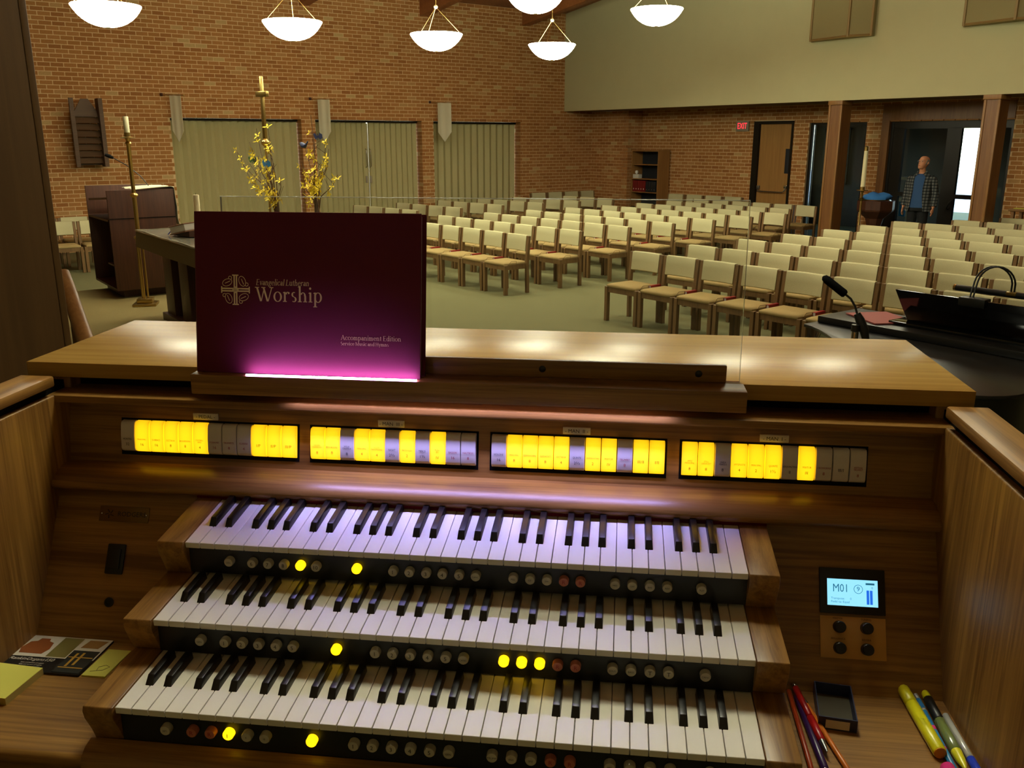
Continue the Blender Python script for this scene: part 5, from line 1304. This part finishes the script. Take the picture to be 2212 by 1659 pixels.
# side table at the right edge
st = thing('side_table', 'small dark wooden table against the far wall at right', 'table', W(15.95, -7.02, 0), RZ)
MB().box(-0.42, 0.6, 0, 0.4, 0.86, 0.90).build('top', 'shelf_wood', st, bevel=0.004)
for x in (-0.38, 0.54):
    for y in (0.03, 0.33): MB().box(x, x + 0.05, y, y + 0.05, 0, 0.86).build('leg', 'shelf_wood', st)
lf = thing('leaflet', 'yellow leaflet lying on the small far table', 'leaflet', W(16.05, -7.28, 0.901), RZ + R(10))
MB().box(-0.1, 0.14, -0.06, 0.1, 0, 0.012).build('sheets', 'paper_yellow', lf)
# ================================================================== piano and microphone
pn = thing('grand_piano', 'black grand piano with music desk right of the organ', 'piano', W(0, 0, 0), 0)
PO = Vector((1.387, 4.446, 0))
pn.location = PO; pn.rotation_euler = (0, 0, RZ)
# local x along EE (treble 0 .. bass 1.48), local y along D0 (keyboard +0.55, tail negative)
out = [(0.0, 0.42), (0.0, -0.10)]
for i in range(9):
    t_ = i / 8; out.append((0.0 + 0.86 * (t_ ** 1.25), -0.10 - 0.46 * (0.5 - 0.5 * math.cos(math.pi * t_))))
for i in range(1, 13):
    a = R(200 + 160 * i / 12); out.append((1.19 + 0.30 * math.cos(a), -0.58 + 0.29 * math.sin(a)))
out += [(1.49, -0.3), (1.49, 0.42)]
def inset(P_, d):
    cx, cy = 0.8, -0.05
    return [(x + (d if x < cx else -d), y + (d if y < cy else -d)) for x, y in P_]
MB().prism(inset(out, 0.015), 2, 0.66, 0.965).build('rim_case', 'piano_black', pn, bevel=0.004, segs=1)
MB().prism(out, 2, 0.967, 0.985).build('lid', 'piano_matte', pn, bevel=0.004)
MB().box(0.02, 1.47, 0.0, 0.42, 0.9865, 1.025).build('folded_lid_flap', 'piano_matte', pn, bevel=0.003)
MB().box(0.0, 1.49, 0.42, 0.86, 0.62, 0.80).build('key_bed', 'piano_black', pn, bevel=0.006)
for x0, x1 in ((0.0, 0.09), (1.40, 1.49)): MB().box(x0, x1, 0.42, 0.84, 0.80, 0.93).build('key_arm', 'piano_black', pn, bevel=0.01)
kb = MB().box(0.09, 1.40, 0.62, 0.80, 0.80, 0.815).build('white_keys', 'ivory_key', pn)
for i in range(36):
    x = 0.115 + i * 0.0355
    if i % 7 not in (2, 6): MB().box(x - 0.006, x + 0.006, 0.62, 0.72, 0.815, 0.828).build('black_key', 'ebony_key', pn)
MB().box(0.09, 1.40, 0.56, 0.60, 0.80, 0.93).build('fallboard', 'piano_black', pn, bevel=0.01)
for x, y in ((0.12, 0.45), (1.37, 0.45), (1.2, -0.6)):
    MB().lathe([(0.035, 0.06), (0.045, 0.10), (0.07, 0.5), (0.08, 0.62), (0.08, 0.66)], 16, (x, y, 0)).build('leg', 'piano_black', pn, smooth=50)
    MB().lathe([(0.0, -0.028), (0.02, -0.02), (0.03, 0), (0.02, 0.02), (0, 0.028)], 12, (x, y, 0.03), 1).build('caster', 'brass', pn, smooth=50)
MB().box(0.68, 0.80, 0.35, 0.42, 0.06, 0.66).build('pedal_lyre', 'piano_black', pn, bevel=0.01)
for x in (0.70, 0.74, 0.78): MB().box(x - 0.008, x + 0.008, 0.40, 0.52, 0.05, 0.065).build('pedal', 'brass', pn)
# music desk, its back towards the organ, leaning to the tail
MB().box(0.40, 1.25, 0.12, 0.40, 1.0255, 1.045).build('desk_tray', 'piano_black', pn, bevel=0.003)
MB().hexa([(0.46, 0.205, 1.045), (1.19, 0.205, 1.045), (1.19, 0.225, 1.045), (0.46, 0.225, 1.045), (0.415, 0.125, 1.225), (1.235, 0.125, 1.225), (1.235, 0.142, 1.225), (0.415, 0.142, 1.225)]).build('music_desk', 'piano_black', pn, bevel=0.004)
fo = thing('music_folder', 'flat dusty red folder lying on the folded piano lid', 'folder', PO + Matrix.Rotation(RZ, 3, 'Z') @ Vector((0.30, 0.21, 1.0275)), RZ + R(-28))
MB().box(-0.17, 0.16, -0.13, 0.13, 0.0, 0.002).build('back_cover', 'folder_red', fo); MB().box(-0.165, 0.155, -0.125, 0.125, 0.002, 0.005).build('sheets', 'page_white', fo); MB().box(-0.17, 0.16, -0.13, 0.13, 0.005, 0.007).build('front_cover', 'folder_red', fo)
ll = thing('music_lamp', 'black twin gooseneck lamp clipped on the piano music desk', 'lamp', PO + Matrix.Rotation(RZ, 3, 'Z') @ Vector((0.86, 0.135, 1.225)), RZ)
MB().box(-0.07, 0.07, -0.035, 0.035, -0.035, 0.012).build('clip', 'black_plastic', ll, bevel=0.006)
for s in (-1, 1):
    pts = [(s * 0.008 - 0.02, 0.0, 0.0)] + [(s * 0.008 - 0.02 + 0.075 * (1 - math.cos(R(a))), 0.03 + 0.09 * (a / 180), 0.09 + 0.085 * math.sin(R(a))) for a in range(0, 181, 15)] + [(s * 0.008 + 0.13, 0.12, 0.04)]
    MB().tube(pts, 0.0048, 8).build('gooseneck', 'black_plastic', ll, smooth=60)
MB().box(0.105, 0.155, 0.10, 0.145, 0.028, 0.048).build('collar', 'brass', ll, bevel=0.003)
MB().tube([(-0.17, 0.125, 0.032), (0.44, 0.12, 0.032)], 0.017, 12).build('lamp_bar', 'black_plastic', ll, smooth=60)
MB().tube([(-0.18, 0.125, 0.032), (-0.168, 0.125, 0.032)], 0.018, 12).build('end_cap', 'brass', ll, smooth=60)
# microphone on a stand behind the organ
mk = thing('stand_microphone', 'black microphone on a bent gooseneck stand behind the organ lid', 'microphone', (0.965, 1.81, 0.0), 0)
MB().lathe([(0.13, 0), (0.13, 0.012), (0.03, 0.03), (0.014, 0.05), (0, 0.05)], 20).build('base', 'black_plastic', mk, smooth=45)
MB().tube([(-0.022, -0.005, 0.03), (-0.022, -0.005, 1.47)], 0.0105, 10).build('pole', 'chrome', mk, smooth=60)
MB().tube([(-0.022, -0.005, 1.472), (-0.022, -0.005, 1.492)], 0.013, 10).build('collar', 'black_plastic', mk, smooth=60)
MB().tube([(0.018, -0.008, 1.42), (0.004, -0.004, 1.475), (-0.010, 0.0, 1.505), (-0.02, 0.004, 1.525)], [0.008, 0.014, 0.014, 0.010], 10).build('connector', 'black_plastic', mk, smooth=60)
MB().tube([(0.02, -0.01, 1.43), (0.035, -0.015, 1.30), (0.02, -0.01, 1.1), (-0.012, -0.005, 0.6), (0.02, 0.0, 0.05)], 0.0035, 6).build('cable', 'black_plastic', mk, smooth=60)
MB().tube([(-0.02, 0.004, 1.525), (-0.026, 0.008, 1.545), (-0.040, 0.013, 1.568), (-0.058, 0.018, 1.582)], 0.0035, 8).build('gooseneck', 'black_plastic', mk, smooth=60)
MB().tube([(-0.056, 0.018, 1.580), (-0.060, 0.0185, 1.583), (-0.113, 0.0215, 1.623), (-0.122, 0.022, 1.630), (-0.126, 0.022, 1.633)], [0.010, 0.0128, 0.0125, 0.010, 0.004], 12).build('windscreen', 'mic_foam', mk, smooth=60)
# ================================================================== the man by the entrance
def ring(c, rx, ry, n=16, ax=(1, 0, 0), ay=(0, 1, 0), sq=2.0):
    c = Vector(c); ax = Vector(ax); ay = Vector(ay); out = []
    for i in range(n):
        a = 2 * math.pi * i / n; ca, sa = math.cos(a), math.sin(a)
        k = (abs(ca) ** sq + abs(sa) ** sq) ** (-1 / sq)
        out.append(c + ax * (rx * k * ca) + ay * (ry * k * sa))
    return out
def make_man():
    # local frame: faces -y, x to his left ; about 1.73 m tall
    t = thing('person', 'person in grey plaid shirt over blue tee, looking up by the entrance', 'person', W(15.55, -8.83, 0), RZ + R(10))
    b = MB()
    # torso and neck
    b.loft([ring((0, 0.0, 0.84), 0.165, 0.12, sq=2.6), ring((0, 0, 0.95), 0.17, 0.125, sq=2.6), ring((0, -0.005, 1.10), 0.158, 0.118, sq=2.5), ring((0, 0.0, 1.27), 0.172, 0.115, sq=2.5), ring((0, 0.012, 1.38), 0.165, 0.095, sq=2.4), ring((0, 0.02, 1.44), 0.10, 0.07), ring((0, 0.015, 1.47), 0.058, 0.058), ring((0, -0.005, 1.53), 0.054, 0.056), ring((0, -0.01, 1.57), 0.052, 0.056)])
    # head, tilted back and turned a little to his right
    Hm = Matrix.Translation((0, -0.012, 1.545)) @ Matrix.Rotation(R(-20), 4, 'Z') @ Matrix.Rotation(R(-12), 4, 'X')
    def hd(p): return Hm @ Vector(p)
    prof = [(-0.02, 0.036, 0.042, -0.052), (0.0, 0.046, 0.064, -0.038), (0.025, 0.057, 0.080, -0.024), (0.06, 0.066, 0.090, -0.012), (0.095, 0.071, 0.096, -0.004), (0.13, 0.074, 0.098, 0.0), (0.165, 0.071, 0.094, 0.004), (0.19, 0.060, 0.080, 0.006), (0.207, 0.040, 0.054, 0.008), (0.214, 0.015, 0.02, 0.008)]
    b.loft([[hd((q.x, q.y, q.z)) for q in ring((0, yc, z), rx, ry, 20, sq=2.2)] for z, rx, ry, yc in prof])
    b.loft([[hd(q) for q in ring((0, -0.092, 0.062), 0.017, 0.016, 8)], [hd(q) for q in ring((0, -0.103, 0.068), 0.016, 0.017, 8)], [hd(q) for q in ring((0, -0.098, 0.09), 0.010, 0.013, 8)], [hd(q) for q in ring((0, -0.088, 0.115), 0.008, 0.01, 8)]])
    for s in (-1, 1):
        b.loft([[hd(q) for q in ring((s * 0.070, 0.012, 0.065), 0.008, 0.013, 8)], [hd(q) for q in ring((s * 0.078, 0.016, 0.085), 0.010, 0.020, 8)], [hd(q) for q in ring((s * 0.080, 0.018, 0.11), 0.010, 0.022, 8)], [hd(q) for q in ring((s * 0.073, 0.014, 0.125), 0.007, 0.013, 8)]])
        # brow, lips
        b.tube([hd((s * 0.014, -0.096, 0.125)), hd((s * 0.035, -0.090, 0.128)), hd((s * 0.055, -0.073, 0.122))], [0.007, 0.009, 0.006], 6)
        # arm and hand
        sh = Vector((s * 0.178, 0.02, 1.372)); el = Vector((s * 0.245, 0.045, 1.10)); wr = Vector((s * 0.262, -0.02, 0.865)); 
        b.tube([sh, sh.lerp(el, 0.5), el, el.lerp(wr, 0.4), wr], [0.044, 0.043, 0.040, 0.038, 0.028], 12)
        pm = wr + Vector((s * 0.004, -0.018, -0.085))
        b.loft([ring(wr, 0.020, 0.028, 10), ring(wr.lerp(pm, 0.5), 0.016, 0.038, 10), ring(pm, 0.015, 0.042, 10)])
        for k in range(4):
            f0 = pm + Vector((0, 0.030 - 0.020 * k, 0.008)); ln = (0.062, 0.078, 0.082, 0.072)[k]
            b.tube([f0, f0 + Vector((-s * 0.004, -0.004, -ln * 0.5)), f0 + Vector((-s * 0.018, -0.008, -ln * 0.95))], [0.0095, 0.009, 0.0075], 7)
        t0 = wr + Vector((0, -0.035, -0.03))
        b.tube([t0, t0 + Vector((-s * 0.008, -0.024, -0.03)), t0 + Vector((-s * 0.014, -0.026, -0.062))], [0.012, 0.0105, 0.008], 7)
        # leg and foot
        hp = Vector((s * 0.088, 0, 0.90)); kn = Vector((s * 0.10, -0.01, 0.48)); an = Vector((s * 0.105, 0.02, 0.085))
        b.tube([hp, hp.lerp(kn, 0.5), kn, kn.lerp(an, 0.35), an], [0.088, 0.075, 0.056, 0.055, 0.038], 12)
        b.tube([an + Vector((0, 0.04, -0.03)), an + Vector((0, -0.03, -0.04)), an + Vector((s * 0.02, -0.14, -0.055))], [0.038, 0.042, 0.028], 10)
    body = b.build('body', 'skin', t)
    md = body.modifiers.new('remesh', 'REMESH'); md.mode = 'VOXEL'; md.voxel_size = 0.0065; md.use_smooth_shade = True
    sm = body.modifiers.new('smooth', 'SMOOTH'); sm.iterations = 3; sm.factor = 0.5
    # eyes and mouth
    for s in (-1, 1):
        MB().lathe([(0.0, -0.006), (0.007, -0.004), (0.009, 0.0), (0.007, 0.004), (0, 0.006)], 10).build('eye', 'ink', t, hd((s * 0.033, -0.0875, 0.106)))
    MB().tube([hd((-0.026, -0.094, 0.026)), hd((0, -0.1045, 0.028)), hd((0.026, -0.094, 0.026))], [0.003, 0.0042, 0.003], 6).build('mouth', 'hymnal_red', t, smooth=60)
    g = MB()
    for s in (-1, 1):
        g.tube([hd((s * 0.033 + 0.023 * math.cos(2 * math.pi * i / 14), -0.103 + 0.1 * abs(s * 0.033 + 0.023 * math.cos(2 * math.pi * i / 14)) ** 1.0 * 0.3, 0.105 + 0.018 * math.sin(2 * math.pi * i / 14))) for i in range(15)], 0.0018, 5)
        g.tube([hd((s * 0.056, -0.100, 0.112)), hd((s * 0.078, -0.06, 0.114)), hd((s * 0.080, 0.015, 0.112))], 0.0018, 5)
    g.tube([hd((-0.010, -0.106, 0.108)), hd((0.010, -0.106, 0.108))], 0.0018, 5)
    g.build('glasses', 'steel', t, smooth=60)
    # grey hair fringe around the back of the bald head
    h = MB(); rr = []
    for z, e in ((0.045, 0.002), (0.075, 0.007), (0.11, 0.008), (0.14, 0.006), (0.155, 0.001)):
        rx, ry, yc = [(p[1], p[2], p[3]) for p in prof if p[0] <= z + 1e-6][-1]
        o_ = []; i_ = []
        for k in range(17):
            a = R(-12 + 204 * k / 16)
            o_.append(hd(((rx + e) * math.cos(a), yc + (ry + e) * math.sin(a), z))); i_.append(hd(((rx - 0.004) * math.cos(a), yc + (ry - 0.004) * math.sin(a), z)))
        rr.append(o_ + i_[::-1])
    h.loft(rr).build('hair', 'hair_grey', t, smooth=60)
    # blue T-shirt
    MB().loft([ring((0, -0.002, 0.86), 0.176, 0.134, 24, sq=2.6), ring((0, -0.004, 1.0), 0.178, 0.136, 24, sq=2.6), ring((0, -0.008, 1.12), 0.168, 0.130, 24, sq=2.5), ring((0, -0.002, 1.27), 0.180, 0.126, 24, sq=2.5), ring((0, 0.010, 1.38), 0.172, 0.105, 24, sq=2.4), ring((0, 0.014, 1.43), 0.110, 0.084, 24), ring((0, 0.010, 1.452), 0.072, 0.070, 24)]).build('tee_shirt', 'tshirt_blue', t, smooth=60)
    # trousers
    tr = MB()
    tr.loft([ring((0, 0, 0.80), 0.178, 0.128, 20, sq=2.6), ring((0, 0, 0.93), 0.178, 0.132, 20, sq=2.6)])
    for s in (-1, 1):
        hp = Vector((s * 0.088, 0, 0.86)); kn = Vector((s * 0.10, -0.008, 0.48)); an = Vector((s * 0.105, 0.015, 0.075))
        tr.tube([hp, hp.lerp(kn, 0.5), kn, kn.lerp(an, 0.5), an], [0.098, 0.088, 0.074, 0.068, 0.064], 14)
    o = tr.build('trousers', 'trousers', t); md = o.modifiers.new('remesh', 'REMESH'); md.mode = 'VOXEL'; md.voxel_size = 0.012; md.use_smooth_shade = True
    for s in (-1, 1):
        MB().loft([ring((s * 0.108, 0.03, 0.0), 0.046, 0.075, 14, sq=2.5), ring((s * 0.108, 0.03, 0.05), 0.044, 0.07, 14), ring((s * 0.106, 0.03, 0.085), 0.040, 0.045, 14)]).build('shoe', 'shoe', t, smooth=60)
        MB().loft([ring((s * 0.118, -0.06, 0.0), 0.047, 0.115, 14, sq=2.3), ring((s * 0.118, -0.055, 0.04), 0.043, 0.105, 14), ring((s * 0.113, -0.02, 0.07), 0.034, 0.06, 14)]).build('shoe', 'shoe', t, smooth=60)
    # open plaid shirt: torso shell with a front gap, sleeves, collar
    sh = MB(); rings = []
    for z, rx, ry, gap, yc in ((0.80, 0.235, 0.185, 34, 0.0), (0.92, 0.225, 0.175, 30, 0.0), (1.05, 0.212, 0.162, 26, -0.002), (1.20, 0.205, 0.148, 24, 0.0), (1.32, 0.205, 0.135, 26, 0.008), (1.395, 0.185, 0.112, 30, 0.014), (1.44, 0.120, 0.088, 38, 0.018), (1.465, 0.088, 0.078, 44, 0.018)):
        o_, i_ = [], []
        for k in range(25):
            a = R(-90 + gap + (360 - 2 * gap) * k / 24); f = 1 + 0.02 * math.sin(k * 1.9 + z * 3) * (1.45 - z) * 2
            o_.append((rx * f * math.cos(a), yc + ry * f * math.sin(a), z)); i_.append(((rx * f - 0.006) * math.cos(a), yc + (ry * f - 0.006) * math.sin(a), z))
        rings.append(o_ + i_[::-1])
    sh.loft(rings)
    for s in (-1, 1):
        s0 = Vector((s * 0.150, 0.016, 1.388)); s1 = Vector((s * 0.196, 0.02, 1.352)); el = Vector((s * 0.25, 0.045, 1.10)); wr = Vector((s * 0.264, -0.015, 0.885))
        sh.tube([s0, s1, s1.lerp(el, 0.5), el, el.lerp(wr, 0.5), wr], [0.056, 0.069, 0.065, 0.061, 0.058, 0.053], 16)
        sh.hexa([Vector((s * 0.045, -0.068, 1.45)), Vector((s * 0.085, -0.055, 1.40)), Vector((s * 0.11, 0.0, 1.455)), Vector((s * 0.07, 0.0, 1.50)), Vector((s * 0.045, -0.078, 1.452)), Vector((s * 0.088, -0.066, 1.398)), Vector((s * 0.118, -0.002, 1.458)), Vector((s * 0.078, -0.002, 1.505))])
    sh.build('plaid_shirt', 'plaid', t, smooth=60)
    return t
make_man()
